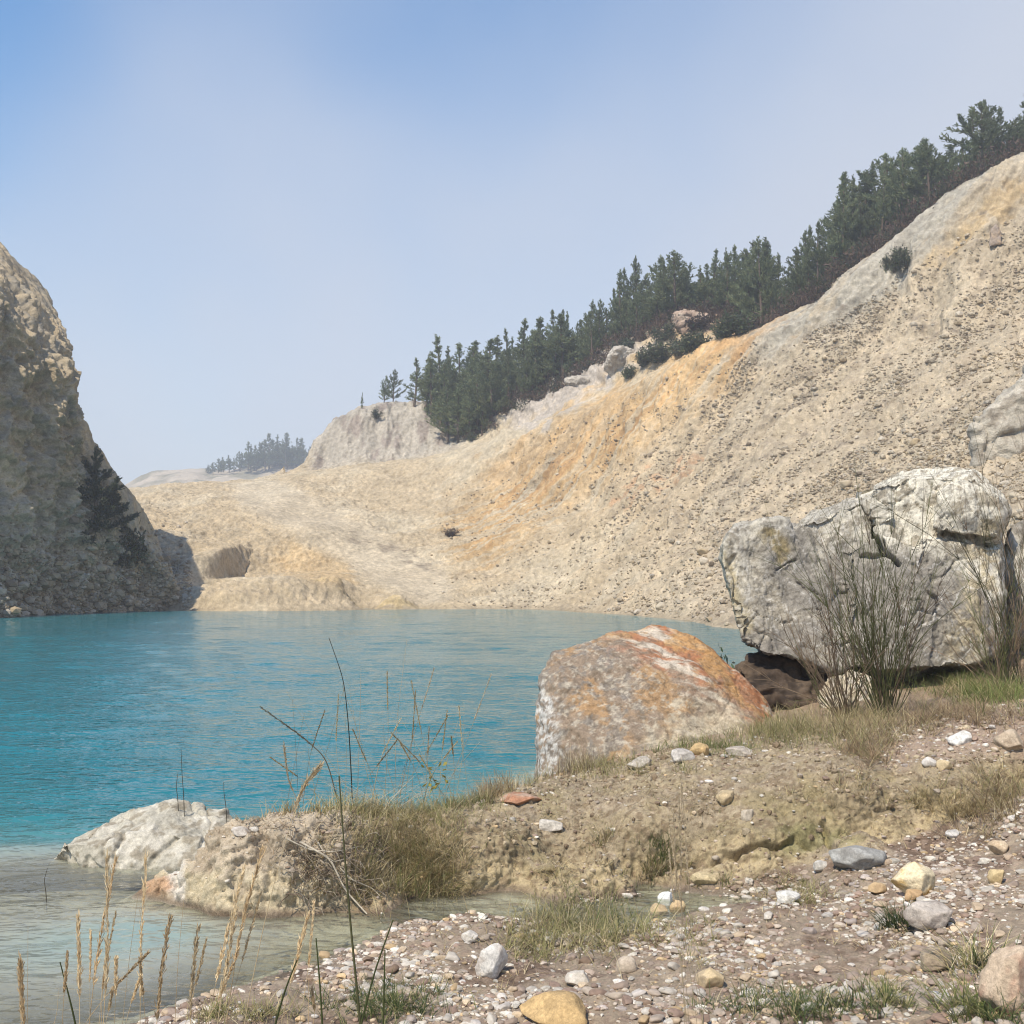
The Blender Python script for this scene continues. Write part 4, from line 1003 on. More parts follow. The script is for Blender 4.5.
def bush_meshes(seed, n=900, leaf=.05, col=(.08, .10, .05), stems=7, flat=.8, sticky=.4):
    r = np.random.default_rng(seed); wood = Acc(); tips = []
    for k in range(stems):
        az = r.uniform(0, 6.28); le = r.uniform(.5, 1.0); tl = r.uniform(.15, .9)
        pts = [np.zeros(3)]; 
        for q in range(4): pts.append(pts[-1]+le/4*np.array([math.cos(az)*math.sin(tl), math.sin(az)*math.sin(tl), math.cos(tl)*flat])+r.normal(0, .03, 3))
        V, Fq = tube(pts, np.linspace(.022, .006, 5), 4); wood.add(V, Fq, (.13, .10, .07)); tips += pts[2:]
    tips = np.array(tips); b = tips[r.integers(len(tips), size=n)]+r.normal(0, .13, (n, 3)); b[:, 2] = np.abs(b[:, 2])
    dd = r.normal(0, 1, (n, 3)); dd[:, 2] += .5; dd /= np.linalg.norm(dd, axis=1)[:, None]
    s = np.cross(dd, r.normal(size=dd.shape)); s /= np.linalg.norm(s, axis=1)[:, None]; l = leaf*r.uniform(.6, 1.4, n)[:, None]; wd = leaf*.22
    V = np.stack([b-s*wd*.4, b+s*wd*.4, b+dd*l*.6+s*wd, b+dd*l, b+dd*l*.6-s*wd], 1).reshape(-1, 3)
    cc = np.array(col)[None]*r.uniform(.6, 1.4, n)[:, None]*(1+r.normal(0, .1, (n, 3)))
    Fa, Fb = blade_faces(n)
    return wood.mesh('stem', M_bark), mesh_np('foliage', V, [Fa, Fb], M_leaf, np.repeat(cc, 5, 0), smooth=False)
def bush(p, H, me2, label, group=None, w_=1.0, name='bush'):
    e = empty(name, p, rng.uniform(0, 6.28)); tag(e, label, 'bush', group)
    for nm, me in zip(('stem', 'foliage'), me2): o = link(nm, me, e); o.scale = (H*w_, H*w_, H)
    return e
BU = [bush_meshes(k, 1100, .13, c_) for k, c_ in enumerate([(.07,.085,.045),(.095,.105,.065),(.11,.07,.05),(.075,.055,.04)])]
p = at_cliff(128, 566); bush((p[0], p[1], p[2]-.2), 3.4, BU[0], 'dark round bush at the foot of the lone cliff pine', w_=.9)
for x, y, h, k, lb in ((908,268,2.1,1,'round grey green bush high on the grey face of the slope'),(893,272,2.4,1,'thin upright bush left of the round bush high on the slope'),
        (700,330,2.2,3,'russet bush beside the pink outcrop under the pines'),(625,352,2.0,1,'grey green bush on top of the pale rock face'),(760,325,2.4,3,'brown bush on the crest under the pines'),(755,318,2.6,1,'grey green bush behind the brown bush on the crest'),(665,340,2.2,1,'olive bush just under the pine belt'),(740,335,2.6,0,'dark green bush on the crest above the orange streak'),(722,338,2.0,0,'low dark bush left of the crest bush above the orange streak'),
        (690,352,2.6,0,'dark bush in the notch of the crest, left of the orange streak'),(675,356,2.2,1,'grey green bush in the notch of the crest'),(660,362,2.4,0,'dark bush under the pink outcrop'),(645,366,2.0,0,'dark green bush above the pale rock face'),(628,378,1.6,0,'small dark bush at the lower end of the pale rock face'),
        (472,441,1.3,1,'small dark bush at the foot of the pine clump on the knob'),(376,418,1.3,1,'small bush on top of the grey rock knob'),(452,537,1.0,2,'small dark shrub alone low on the tan slope')):
    p = at_px(x, y, quarry)
    if p is not None: bush((p[0], p[1], p[2]-.1), h, BU[k], lb, w_=.55 if 'thin' in lb else 1.1)
# brown undergrowth under the pines
ac_b, ac_d, ac_c = [], [], []
for i in range(2600):
    x = r.uniform(468, 1100); 
    if x > 765: Yb = np.interp(x, [q[0] for q in RIDGE[::-1]], [q[2] for q in RIDGE[::-1]])+r.uniform(1.5, 12)
    else: Yb = FB(x)+r.uniform(-2.5, 8)
    X = P(x, 400, Yb)[0]; z = gz(X, Yb); n = 26; hgt = r.uniform(.5, 2.0)*(1.15 if x > 765 else .8)
    b = np.array([X, Yb, z])+r.normal(0, 1, (n, 3))*np.array([.45, .45, .0]); b[:, 2] += r.uniform(0, hgt, n)
    dd = r.normal(0, .6, (n, 3)); dd[:, 2] += .6; dd /= np.linalg.norm(dd, axis=1)[:, None]
    kc = r.random(); col = np.array([.105, .070, .050]) if kc < .6 else (np.array([.055, .065, .035]) if kc < .85 else np.array([.15, .10, .075]))
    ac_b.append(b); ac_d.append(dd); ac_c.append(col*r.uniform(.7, 1.3, (n, 1)))
b = np.concatenate(ac_b); dd = np.concatenate(ac_d); cc = np.concatenate(ac_c); n = len(b)
s = np.cross(dd, r.normal(size=dd.shape)); s /= np.linalg.norm(s, axis=1)[:, None]; l = r.uniform(.25, .6, n)[:, None]; wd = .06
V = np.stack([b-s*wd*.4, b+s*wd*.4, b+dd*l*.6+s*wd, b+dd*l, b+dd*l*.6-s*wd], 1).reshape(-1, 3)
link('undergrowth', mesh_np('undergrowth', V, list(blade_faces(n)), M_leaf, np.repeat(cc, 5, 0), smooth=False), kind='stuff')
# rock pillar high on the right slope
p = at_px(994, 245, quarry); Yb = p[1]
hullrock([(989,246,Yb-.6),(1001,244,Yb-.5),(991,228,Yb),(997,224,Yb),(1001,232,Yb),(990,240,Yb+1),(1000,246,Yb+1.2),(996,224,Yb+.5)], .06, [(.30,.24,.19),(.36,.27,.19),(.2,.16,.13)], 'small dark rock pillar standing high on the right hand slope', amp=.8)

# outcrops
def outcrop(px_, py_, w, h, Yo, cols, label, seed=0):
    rr = np.random.default_rng(seed); pts = []
    for k in range(16):
        a = rr.uniform(0, 6.28); q = rr.uniform(.7, 1); pts.append(P(px_+math.cos(a)*w*.5*q, py_+math.sin(a)*h*.5*q, Yo+rr.uniform(-1, 1)*w/F*Yo*.35))
    hullrock(pts, w/F*Yo/60, cols, label, name='rock_outcrop', cat='outcrop', amp=1.0, strata=[[1.6, .2, 1.2], [-.6, .5, .8], [.2, .6, .1]], mat=M_cliff)
PK = [(.40,.29,.22),(.46,.37,.29),(.26,.19,.14)]; PG = [(.42,.38,.32),(.48,.44,.38),(.28,.24,.2)]
for i, (a, b_, w_, h_, cl, lb) in enumerate(((690,318,46,32,PK,'pinkish rock outcrop among bushes under the pine belt'),(655,330,22,16,PK,'smaller pinkish outcrop left of the main pink one'),(722,306,24,16,PK,'pinkish rock showing between pines, right of the main pink outcrop'),
        (622,360,48,40,PG,'pale rock face under the pines in the middle of the crest'),(585,378,44,24,PG,'pale ledge left of the pale rock face under the pines'),(505,402,26,12,PG,'small pale ledge in the middle of the pine clump above the knob'))):
    p = at_px(a, b_+h_*.4, quarry); outcrop(a, b_+4, w_, h_, p[1]+1.7, cl, lb, i)
p = at_px(1012, 440, quarry)
outcrop(1030, 452, 124, 190, p[1]+.6, [(.37,.335,.275),(.44,.40,.33),(.24,.205,.16)], 'steep pale grey rock face at the right edge behind the boulders', 9)
# ================================================================== grasses and stalks
def grass_arrays(pos, hgt, wid, lean, cols, r, segs=4, dirs=None, droop=.5):
    """curved blades: pos (n,3) -> strip verts/quads/cols"""
    n = len(pos); az = r.uniform(0, 6.28, n) if dirs is None else dirs
    out = np.stack([np.cos(az), np.sin(az), 0*az], 1); side = np.stack([-np.sin(az+r.normal(0, .8, n)), np.cos(az), 0*az], 1)
    side /= np.linalg.norm(side, axis=1)[:, None]
    t = np.linspace(0, 1, segs+1); V = np.zeros((n, segs+1, 2, 3)); 
    for k, q in enumerate(t):
        c_ = pos+out*(hgt*lean*(q+droop*q*q))[:, None]+np.array([0, 0, 1.])*(hgt*(q-droop*lean*q*q*.7))[:, None]
        w_ = (wid*(1-q**1.6)+.0004)[:, None]
        V[:, k, 0] = c_-side*w_; V[:, k, 1] = c_+side*w_
    i = (np.arange(n)*(segs+1)*2)[:, None, None]+(np.arange(segs)*2)[None, :, None]
    Fq = (i+np.array([0, 1, 3, 2])[None, None]).reshape(-1, 4)
    g = (.75+.4*t)[None, :, None, None]
    cc = np.broadcast_to(cols[:, None, None, :]*np.ones_like(g), (n, segs+1, 2, 3)).reshape(-1, 3)
    return V.reshape(-1, 3), Fq, cc
GREEN = np.array([(.14,.18,.05),(.19,.21,.07),(.11,.15,.045)])
DRY = np.array([(.46,.38,.21),(.38,.30,.165),(.54,.46,.29),(.30,.235,.13)])
OLIVE = np.array([(.29,.27,.115),(.23,.23,.09),(.36,.31,.16)])
DARK = np.array([(.055,.085,.028),(.075,.10,.035),(.10,.12,.04)])
BROWN = np.array([(.28,.195,.115),(.36,.26,.155),(.21,.15,.095)])
def pick(pal, n, r): return pal[r.integers(len(pal), size=n)]*r.uniform(.75, 1.25, (n, 1))
r = np.random.default_rng(99)
# short grass covering the bank: one sheet of blades
PATCH = [  # px, py, rx, ry, count, palettes(weights), height, lean
 (395,850,62,52,1500,(DRY,OLIVE,GREEN),.17,.7),(430,880,45,34,900,(DRY,OLIVE,GREEN),.17,.8),(400,815,80,16,900,(OLIVE,DRY),.12,.7),
 (340,806,70,10,500,(DRY,OLIVE),.11,.6),(465,800,38,12,600,(OLIVE,GREEN),.10,.6),(492,788,26,12,500,(DRY,BROWN),.14,.6),
 (600,768,70,14,900,(OLIVE,DRY),.12,.7),(690,748,70,9,700,(GREEN,OLIVE),.11,.7),(780,735,80,16,1500,(OLIVE,DRY,GREEN),.15,.8),(860,722,70,22,1600,(DRY,OLIVE,GREEN),.18,.8),
 (985,690,60,20,1900,(GREEN,OLIVE),.19,.8),(960,716,70,16,1400,(BROWN,DRY),.14,1.0),(870,752,34,20,700,(BROWN,OLIVE),.15,.9),
 (590,925,70,34,1700,(OLIVE,DRY,DARK),.13,.9),(540,945,60,20,700,(OLIVE,DRY),.11,.9),(800,895,55,18,600,(OLIVE,DRY),.09,.9),(690,935,30,24,260,(OLIVE,DRY),.10,.9),
 (390,1006,70,18,900,(DARK,OLIVE),.09,.8),(800,1010,110,16,900,(DARK,OLIVE,DRY),.09,.9),(250,1016,60,10,400,(OLIVE,DRY),.09,.8),(880,1000,40,14,300,(OLIVE,DARK),.10,.8),
 (500,960,70,30,260,(DRY,BROWN),.06,1.2),(760,960,160,50,500,(DRY,BROWN,OLIVE),.05,1.2),(900,950,80,40,300,(DRY,BROWN),.06,1.2),(1005,800,40,34,800,(DRY,BROWN,OLIVE),.16,.9),(930,800,36,14,350,(DRY,OLIVE),.12,.9),(960,812,30,8,250,(DRY,),.12,1.0),
 (152,852,24,12,260,(BROWN,OLIVE),.12,.8),(660,868,22,12,200,(DRY,OLIVE),.10,.8),(720,885,22,10,160,(OLIVE,DRY),.08,.8),(1000,1015,40,14,300,(DARK,OLIVE),.12,.8),
 (560,870,60,10,200,(DRY,),.08,1.0),(330,865,50,36,520,(DRY,BROWN),.11,1.1),(255,825,60,18,300,(BROWN,DRY),.05,1.3),(250,860,70,40,160,(BROWN,DRY),.05,1.3),(420,850,50,46,700,(DRY,OLIVE),.16,1.0),(830,790,60,18,260,(DRY,OLIVE),.09,.9),(690,800,110,40,900,(DRY,OLIVE,BROWN),.05,1.1),(860,800,70,50,600,(DRY,BROWN,OLIVE),.06,1.1),(570,820,70,40,500,(DRY,OLIVE),.05,1.1),
]
gp, gh, gc, gl = [], [], [], []
for px_, py_, rx, ry, cnt, pals, h_, ln_ in PATCH:
    q = r.normal(0, .5, (cnt, 2)); cl = r.normal(0, .5, (max(3, cnt//22), 2))
    q = np.where(r.random((cnt, 1)) < .7, cl[r.integers(len(cl), size=cnt)]+r.normal(0, .07, (cnt, 2)), q)
    for (a, b) in q:
        p = at_px(px_+a*rx, py_+b*ry)
        if p is None or p[2] < -.02: continue
        gp.append(p); gh.append(h_*r.uniform(.4, 1.2)); pal = pals[min(len(pals)-1, int(abs(r.normal(0, .9))))]
        gc.append(pal[r.integers(len(pal))]*r.uniform(.75, 1.25)); gl.append(ln_*r.uniform(.3, 1.3))
gp = np.array(gp); V, Fq, cc = grass_arrays(gp-np.array([0, 0, .008]), np.array(gh), np.full(len(gp), .0017), np.array(gl), np.array(gc), r)
link('grass', mesh_np('grass', V, Fq, M_grass, cc), kind='stuff')
# tufts one can count
def tuft(px_, py_, n, h_, w_, pals, label, lean=.6, spread=.05, group=None, p=None):
    p = at_px(px_, py_) if p is None else p
    rr = r.normal(0, spread, (n, 2)); pos = np.c_[rr, np.zeros(n)]
    for k in range(n):
        z = down(p[0]+rr[k, 0], p[1]+rr[k, 1]); pos[k, 2] = min(max((z if z is not None else p[2])-p[2], -.1), .06)-.01
    cols = np.array([pals[i][r.integers(len(pals[i]))] for i in r.integers(len(pals), size=n)])*r.uniform(.75, 1.25, (n, 1))
    V, Fq, cc = grass_arrays(pos, h_*r.uniform(.5, 1.15, n), np.full(n, w_), lean*r.uniform(.2, 1.5, n), cols, r, 5)
    o = link('grass_tuft', mesh_np('grass_tuft', V, Fq, M_grass, cc)); o.location = p
    return tag(o, label, 'grass', group)
tuft(897,928,160,.15,.0026,(DARK,),'compact dark green tuft on the gravel left of the long grey stone',.8,.035)
tuft(978,968,190,.20,.0024,(DARK,OLIVE,DRY),'larger green tuft beside the large reddish stone at the right',.8,.055)
tuft(660,856,170,.17,.002,(GREEN,GREEN,OLIVE),'bright green tuft hanging on the bank above the inlet head',.6,.05)
tuft(602,842,110,.15,.0017,(DRY,BROWN,OLIVE),'dry brownish tuft on the bank face left of the bright green tuft',.5,.04)
tuft(650,880,120,.14,.0018,(BROWN,DARK,DRY),'straggly dark tuft at the waterline below the bright green tuft',.6,.05)
tuft(595,925,260,.22,.0022,(OLIVE,GREEN,DRY),'thick green and straw tuft between the inlet and the gravel',.9,.13)
tuft(555,930,220,.20,.0022,(OLIVE,DRY),'straw coloured tuft at the left end of the grass beside the inlet',.9,.12)
tuft(410,870,260,.26,.0019,(OLIVE,GREEN,DRY),'tall olive green tuft spilling down the bank right of the exposed roots',.8,.11)
tuft(440,890,220,.22,.0019,(DRY,OLIVE),'drooping straw tuft at the waterline below the olive green tuft',1.0,.10)
tuft(492,790,170,.24,.0016,(BROWN,DRY),'wiry brown tuft on the bank edge above the lake',.5,.09)
tuft(552,775,150,.18,.0016,(OLIVE,DRY),'straw green tuft at the left foot of the rusty boulder',.6,.12)
tuft(590,770,150,.18,.0016,(DRY,OLIVE),'dry tuft at the front foot of the rusty boulder',.6,.10)
tuft(575,772,110,.30,.0013,(BROWN,DRY),'thin dark stems standing against the rusty boulder',.35,.10)
tuft(1000,700,260,.30,.0024,(GREEN,OLIVE),'lush bright green grass tuft at the right below the grey boulder',.9,.16)
tuft(968,694,220,.24,.0022,(GREEN,DRY),'green tuft under the right end of the huge white boulder',.9,.14)
tuft(930,720,260,.22,.0019,(BROWN,DRY),'matted red brown tuft on the path edge',1.2,.16)
tuft(865,735,240,.26,.0018,(DRY,OLIVE,BROWN),'dry straw tuft at the foot of the broom bush',.9,.16)
tuft(790,735,220,.24,.0018,(OLIVE,DRY),'olive tuft between the rusty boulder and the broom bush',.8,.16)
tuft(1000,800,240,.26,.0018,(DRY,BROWN,OLIVE),'dry grass tuft on the bank at the right edge',.9,.14)
tuft(965,820,140,.18,.0016,(DRY,),'thin straw tuft at the foot of the bank near the right edge',1.0,.10)
tuft(965,1012,150,.17,.0024,(GREEN,OLIVE),'green leafy tuft at the bottom right of the gravel',.9,.05)
tuft(150,858,140,.14,.0016,(BROWN,OLIVE),'brown tuft between the pale shallow water rock and the earth mound',.7,.07)
tuft(775,700,120,.55,.0013,(DRY,BROWN),'tall thin straw stems in front of the dark hollow',.3,.14)
tuft(350,806,160,.20,.0015,(DRY,OLIVE),'dry tuft on the crown of the earth mound at the lake edge',.7,.10)

# roots and dead twigs on the mound
def twig(name, pts, r0, r1, col, label, cat, group=None, sides=5, mat=None):
    V, Fq = tube(pts, np.linspace(r0, r1, len(pts)), sides); p0 = np.array(pts[0]); 
    me = mesh_np(name, V-p0, Fq, mat or M_bark, np.tile(np.array(col, np.float32), (len(V), 1)))
    o = link(name, me); o.location = p0; return tag(o, label, cat, group)
def smoothpath(pts, n=10):
    pts = np.array(pts, float); k = np.linspace(0, 1, len(pts)); m = np.linspace(0, 1, n*len(pts))
    q = np.stack([np.interp(m, k, pts[:, i]) for i in range(3)], 1)
    for _ in range(n): q[1:-1] = (q[:-2]+2*q[1:-1]+q[2:])/4
    return q
def surf(px_, py_, out=.03):
    p = at_px(px_, py_); d_ = ray(px_, py_); return p-d_/np.linalg.norm(d_)*out
for pts, r0, lb in (([(300,842),(330,858),(345,890),(367,914)], .009, 'thick pale bleached root slanting down the mound to the water'),
        ([(285,838),(310,850),(335,852),(362,846)], .006, 'grey root running sideways across the top of the mound'),
        ([(318,842),(326,856),(334,862),(348,858)], .005, 'short curved grey root in the middle of the mound'),
        ([(340,868),(352,880),(372,888),(380,896)], .005, 'grey root ending in the drooping grass right of the pale root')):
    twig('root', smoothpath([surf(a, b, .05) for a, b in pts]), r0, r0*.5, (.42, .37, .29), lb, 'root')
rt = Acc()
for k in range(170):
    x = r.uniform(285, 390); y = r.uniform(822, 895); p = surf(x, y, .02); az = r.uniform(0, 6.28); pts = [p]
    for q in range(5): az += r.normal(0, .6); pts.append(pts[-1]+r.uniform(.02, .05)*np.array([math.cos(az), -abs(math.sin(az))*.5, r.normal(-.3, .6)]))
    V, Fq = tube(pts, np.linspace(.004, .0015, 6), 3); rt.add(V, Fq, np.array([(.24,.19,.14),(.34,.29,.22),(.15,.11,.08)])[r.integers(3)])
link('tangled_roots', rt.mesh('tangled_roots', M_bark), kind='stuff')
fp_, fd_, fh_ = [], [], []
for k in range(70):
    fp_.append(at_px(385+r.normal(0, 9), 810+r.normal(0, 3))); fd_.append(r.normal(.2, .5)+(math.pi if k % 2 else 0)); fh_.append(r.uniform(.1, .32))
fp_ = np.array(fp_); p = fp_[0].copy(); V, Fq, cc = grass_arrays(fp_-p, np.array(fh_), np.full(70, .0028), np.full(70, 1.3), pick(np.array([(.56,.49,.36)]), 70, r), r, 5, np.array(fd_), .2)
o = link('grass_tuft', mesh_np('grass_tuft', V, Fq, M_grass, cc)); o.location = p; tag(o, 'flattened bunch of bleached straw lying on top of the bank near the mound', 'grass')

# tall stalks
def stalk(ptsx, label, group, r0=.002, col=(.36,.29,.17), head=0.0, Y0=None, ground_p=None, wob=.01, hw=.011, nm='grass_stalk'):
    """ptsx: list of (px,py,Y) from low to high; grown from the ground under the first"""
    P3 = [P(*q) for q in ptsx]
    if ground_p is None:
        a = P3[0]; zg = down(a[0]+.02, a[1]); zg = max(zg if zg is not None else .2, -.05)
        d_ = P3[0]-P3[1] if len(P3) > 1 else np.array([0, 0, -1]); d_ = d_/max(abs(d_[2]), .05)*min(1, 1)
        drop = a[2]-zg
        g = np.array([a[0]+np.clip(d_[0]*drop*.4, -.12, .12), a[1]+np.clip(d_[1]*drop*.3, -.1, .1), zg-.02]); P3 = [g]+P3 if drop > .03 else P3
    path = smoothpath(P3, 7); n = len(path)
    e = empty(nm, path[0]); tag(e, label, 'grass stalk', group)
    V, Fq = tube(path-path[0], np.linspace(r0, r0*.45, n), 4)
    link('stem', mesh_np('stem', V, Fq, M_grass, np.tile(np.array(col, np.float32), (len(V), 1))), e)
    if head > 0:
        m = int(n*(1-head)); hp = path[m:]-path[0]; k = 260; f = r.random(k)*(len(hp)-1); i = np.minimum(f.astype(int), len(hp)-2); u = (f-i)[:, None]
        b = hp[i]*(1-u)+hp[i+1]*u; t = hp[i+1]-hp[i]; t /= np.linalg.norm(t, axis=1)[:, None]
        dd = t+r.normal(0, .2, (k, 3)); dd /= np.linalg.norm(dd, axis=1)[:, None]; b = b+r.normal(0, hw*.2, (k, 3))
        s = np.cross(dd, r.normal(size=dd.shape)); s /= np.linalg.norm(s, axis=1)[:, None]; l = r.uniform(.012, .03, k)[:, None]*hw/.011; wd = .0017
        V = np.stack([b-s*wd*.4, b+s*wd*.4, b+dd*l*.6+s*wd, b+dd*l, b+dd*l*.6-s*wd], 1).reshape(-1, 3)
        cc = np.array(col)[None]*r.uniform(.8, 1.3, (k, 1))
        link('seed_head', mesh_np('seed_head', V, list(blade_faces(k)), M_grass, np.repeat(cc, 5, 0), smooth=False), e)
    return e
ST1 = (.64,.52,.33); ST2 = (.54,.41,.24)
g = 'dry plumed stalks in the lower left foreground'
for pts, lb, hd in (([(24,1030),(22,1000),(20,962)], 'leftmost short plumed stalk at the lower left', .6),
   ([(80,1030),(79,970),(78,918)], 'thin pale stalk second from the left in the lower left corner', .5),
   ([(103,1030),(108,940),(107,858)], 'tall straight stalk with a thick plume, left of a leaning twin', .55),
   ([(88,1030),(98,950),(115,862)], 'leaning plumed stalk crossing behind its straight tall neighbour', .5),
   ([(140,1030),(141,940),(146,856)], 'straight plumed stalk in front of the left end of the earth mound', .55),
   ([(156,1030),(161,975),(170,918)], 'shorter plumed stalk in front of the left foot of the earth mound', .6),
   ([(190,1030),(192,980),(198,928)], 'short dense stalk standing before the inlet water', .6),
   ([(206,1030),(224,945),(244,868)], 'leaning dark plumed stalk before the front of the earth mound', .5),
   ([(216,1030),(226,970),(236,910)], 'short plumed stalk beside the leaning dark one', .5),
   ([(242,1030),(268,905),(300,790),(320,766)], 'longest arching straw stalk, crossing the mound and the lake', .3),
   ([(279,1030),(294,970),(308,915)], 'thin leaning stalk right of the longest arching one', .4),
   ([(225,1030),(240,930),(262,850)], 'second leaning plumed stalk before the earth mound', .45)):
    Yd = 3.2+r.uniform(-.3, .3); stalk([(x, y, Yd) for x, y in pts], lb, g, .0015, ST1 if r.random() < .6 else ST2, hd)
for k in range(22):
    x0 = r.uniform(10, 330); x1 = x0+r.normal(12, 14); y1 = r.uniform(885, 1000); Yd = r.uniform(3.0, 3.8)
    stalk([(x0, 1032, Yd), ((x0+x1)/2+r.normal(0, 3), (1032+y1)/2, Yd), (x1, y1, Yd)], 'thin pale straw stalk among the dry plumes at the lower left', 'thin straw stalks among the dry plumes', .0011, ST1 if r.random() < .6 else ST2, .35 if k % 3 else 0, hw=.006)
gd = (.07,.085,.03)
stalk([(362,1040,3.6),(351,930,3.6),(345,860,3.6),(339,776,3.6)], 'stout dark green bare stem in the foreground crossing the earth mound', None, .0048, (.10,.10,.045), nm='plant_stem')
stalk([(352,790,8.1),(349,730,8.1),(344,680,8.1),(329,638,8.1)], 'tall thin dark bent stem rising from the mound against the lake', None, .005, (.05,.045,.03), nm='plant_stem')
for pts, lb in (([(323,1035),(320,985),(316,938)], 'short green blade left of the stout dark stem'),([(358,1035),(375,970),(393,920)], 'green blade curving right of the stout dark stem'),([(383,1030),(384,990),(385,950)], 'upright green blade right of the curving one'),([(78,1035),(70,1000),(60,962)], 'dark green blade at the lower left corner'),([(272,1035),(285,990),(297,960)], 'thin brown blade before the gravel point')):
    stalk([(x, y, 3.3) for x, y in pts], lb, None, .004, gd, nm='grass_stalk')
for k in range(7):
    x0 = 690+r.normal(0, 9); x1 = 676+r.normal(0, 4); y1 = r.uniform(770, 850)
    stalk([(x0, 1035, 3.9), ((x0+x1)/2-2, 930, 3.9), (x1, y1, 3.9)], 'very thin pale straw stalk among the fine bundle rising in front of the gravel', 'fine pale stalks in front of the gravel', .0011, (.46,.38,.26), .25, hw=.004)
lk = [((395,790),(396,725),(407,639)),((401,787),(415,730),(434,669)),((398,790),(412,740),(430,682)),((443,800),(465,745),(491,675)),((358,775),(360,720),(361,668)),((425,800),(427,770),(429,728)),((436,800),(455,770),(480,742))]
for k, q in enumerate(lk): stalk([(x, y, 8.1) for x, y in q], 'long pale hair thin stalk standing on the bank against the lake', 'pale thin stalks against the lake', .0022, (.45,.39,.28), .25 if k % 2 else 0, hw=.008)
for k in range(34):
    x0 = r.uniform(285, 470); x1 = x0+r.normal(0, 26); h_ = r.uniform(40, 130)
    stalk([(x0, 800+r.uniform(-4, 14), 8.0), ((x0+x1)/2+r.normal(0, 4), 800-h_*.5, 8.0), (x1, 800-h_, 8.0)], 'short thin straw stalk in the fringe along the bank against the lake', 'short straw stalks fringing the bank', .0017, DRY[r.integers(4)], .3 if k % 2 else 0, hw=.008)
stalk([(327,758,7.9),(300,735,7.9),(262,708,7.9)], 'dark stalk leaning far left over the lake from the mound', None, .0045, (.17,.14,.09), .5, hw=.012)
stalk([(300,806,7.9),(288,780,7.9),(284,745,7.9)], 'feathery straw plume leaning at the left end of the bank fringe', None, .003, (.40,.32,.2), .5, hw=.014)
for x, y, h_, lb in ((178,800,28,'small twig with buds standing behind the pale shallow water rock'),(184,800,52,'thin taller twig behind the pale shallow water rock'),(226,806,24,'little dark twig right of the pale shallow water rock'),(46,892,24,'tiny bare twig poking out of the shallows at the left')):
    q = P(x, y, 8.3); stalk([(x, y, 8.3 if x > 100 else 7.1), (x-2, y-h_*.5, 8.3 if x > 100 else 7.1), (x+r.normal(0, 3), y-h_, 8.3 if x > 100 else 7.1)], lb, None, .0035, (.10,.085,.06), nm='twig')
# sprig with yellow leaves
e = stalk([(422,806,8.0),(428,785,8.0),(436,768,8.0)], 'little sprig with yellow green leaves at the lake edge', None, .003, (.2,.2,.08), nm='leafy_sprig')
b = P(432, 775, 8.0)+r.normal(0, 1, (26, 3))*np.array([.05, .03, .05])-np.array(e.location); dd = r.normal(0, 1, (26, 3)); dd /= np.linalg.norm(dd, axis=1)[:, None]
s = np.cross(dd, r.normal(size=dd.shape)); s /= np.linalg.norm(s, axis=1)[:, None]
V = np.stack([b, b+s*.003, b+dd*.03+s*.013, b+dd*.05, b+dd*.03-s*.013], 1).reshape(-1, 3)
link('leaves', mesh_np('leaves', V, list(blade_faces(26)), M_grass, np.tile(C(.42, .36, .08), (130, 1))), e)

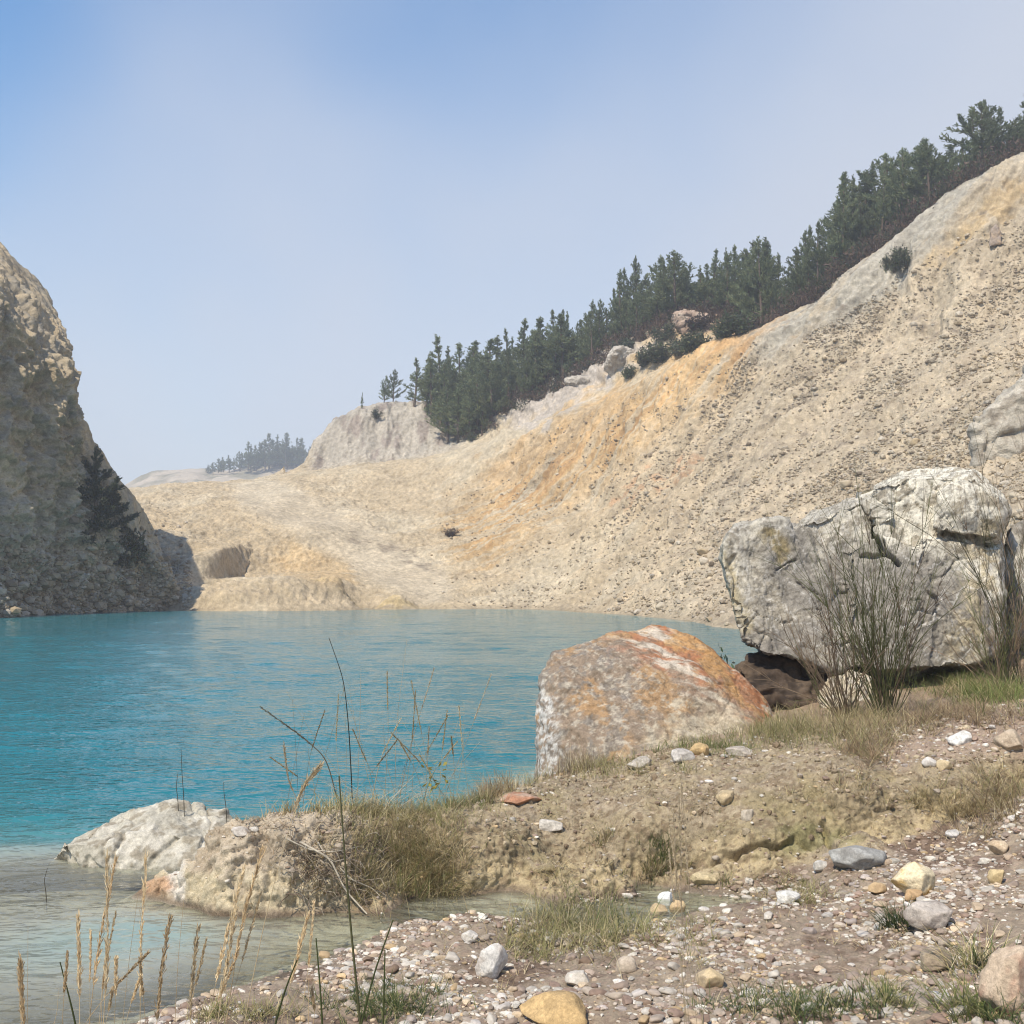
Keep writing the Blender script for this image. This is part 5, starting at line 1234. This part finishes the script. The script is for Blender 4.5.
# broom bushes: many thin upright green stems
def broom(base, n, H, spread, label, col=(.15,.16,.065), dry=.22, lean=(0, 0), seed=0, tall=None):
    r = np.random.default_rng(seed); st, tw = Acc(), Acc(); base = np.array(base)
    for k in range(n):
        a = r.uniform(0, 6.28); d0 = r.uniform(0, .10); tilt = abs(r.normal(0, spread)); h_ = H*r.uniform(.45, 1.0)*(1-.35*tilt)
        p = np.array([math.cos(a)*d0, math.sin(a)*d0, -.03]); pts = [p]; t0 = tilt
        dv = np.array([math.cos(a)*math.sin(tilt)+lean[0], math.sin(a)*math.sin(tilt)*.7+lean[1], math.cos(tilt)]); 
        for q in range(7):
            dv = dv+r.normal(0, .15, 3)+np.array([0, 0, .04]); dv /= np.linalg.norm(dv); pts.append(pts[-1]+dv*h_/7)
        c_ = np.array(col)*r.uniform(.7, 1.3) if r.random() > dry else np.array([.27, .20, .135])*r.uniform(.6, 1.2)
        V, Fq = tube(pts, np.linspace(.0048, .0016, 8), 4); st.add(V, Fq, c_)
        for q in range(int(r.integers(6, 13))):
            i = int(r.integers(2, 7)); b = pts[i]; dd = (pts[i]-pts[i-1]); dd /= np.linalg.norm(dd); dd = dd+r.normal(0, .32, 3); dd /= np.linalg.norm(dd); le = h_*r.uniform(.12, .32)
            V, Fq = tube([b, b+dd*le*.5+np.array([0, 0, .01]), b+dd*le+np.array([0, 0, .05])*le], np.linspace(.0026, .001, 3), 3); st.add(V, Fq, c_*r.uniform(.8, 1.3))
    e = empty('broom_bush', base); tag(e, label, 'bush')
    link('stems', st.mesh('stems', M_grass), e)
    return e
p = at_px(885, 716)
broom(p, 62, 2.3, .36, 'tall wispy green broom bush growing in front of the huge white boulder', seed=4, lean=(-.05, 0))
broom(p+np.array([-.35, .05, 0]), 44, 1.5, .5, 'lower brown stemmed broom sprawling left of the tall wispy broom bush', seed=5, lean=(-.15, 0), dry=.8)
p = at_px(1016, 690)
broom(p+np.array([.12, 0, 0]), 26, 3.1, .13, 'tall dark broom shrub at the right edge in front of the grey boulder', seed=6, col=(.11,.105,.055), dry=.45, lean=(-.02, 0))
broom(p+np.array([-.1, .1, 0]), 40, 1.4, .3, 'shorter tangled broom shrub at the foot of the tall dark one', seed=7, dry=.6)
# small leafy bush left of the big boulder, over the water
p = at_px(748, 694); q = P(706, 650, 11.9)
bm_ = bush_meshes(31, 1300, .10, (.06,.095,.06), stems=9)
bush((q[0]+.12, 12.1, .35), .95, bm_, 'small blue green leafy shrub squeezed between the rusty and the white boulder', w_=.55)
# ================================================================== haze
HAZE = .0010
if HAZE:
    bm = bmesh.new(); bmesh.ops.create_cube(bm, size=1.0)
    x0, x1, y0, y1, z0, z1 = -420, 640, -60, 640, -6, 84
    for v in bm.verts: v.co = ((x0+x1)/2+v.co.x*(x1-x0), (y0+y1)/2+v.co.y*(y1-y0), (z0+z1)/2+v.co.z*(z1-z0))
    me = bpy.data.meshes.new('haze'); bm.to_mesh(me)
    m = bpy.data.materials.new('mist'); m.use_nodes = True; nt = m.node_tree
    nt.nodes.remove(nt.nodes['Principled BSDF'])
    pv = N(nt, 'ShaderNodeVolumePrincipled'); pv.inputs['Color'].default_value = (.86, .9, .97, 1); pv.inputs['Density'].default_value = HAZE; pv.inputs['Anisotropy'].default_value = .0
    nt.links.new(pv.outputs[0], nt.nodes['Material Output'].inputs['Volume'])
    me.materials.append(m); link('haze', me, kind='stuff')
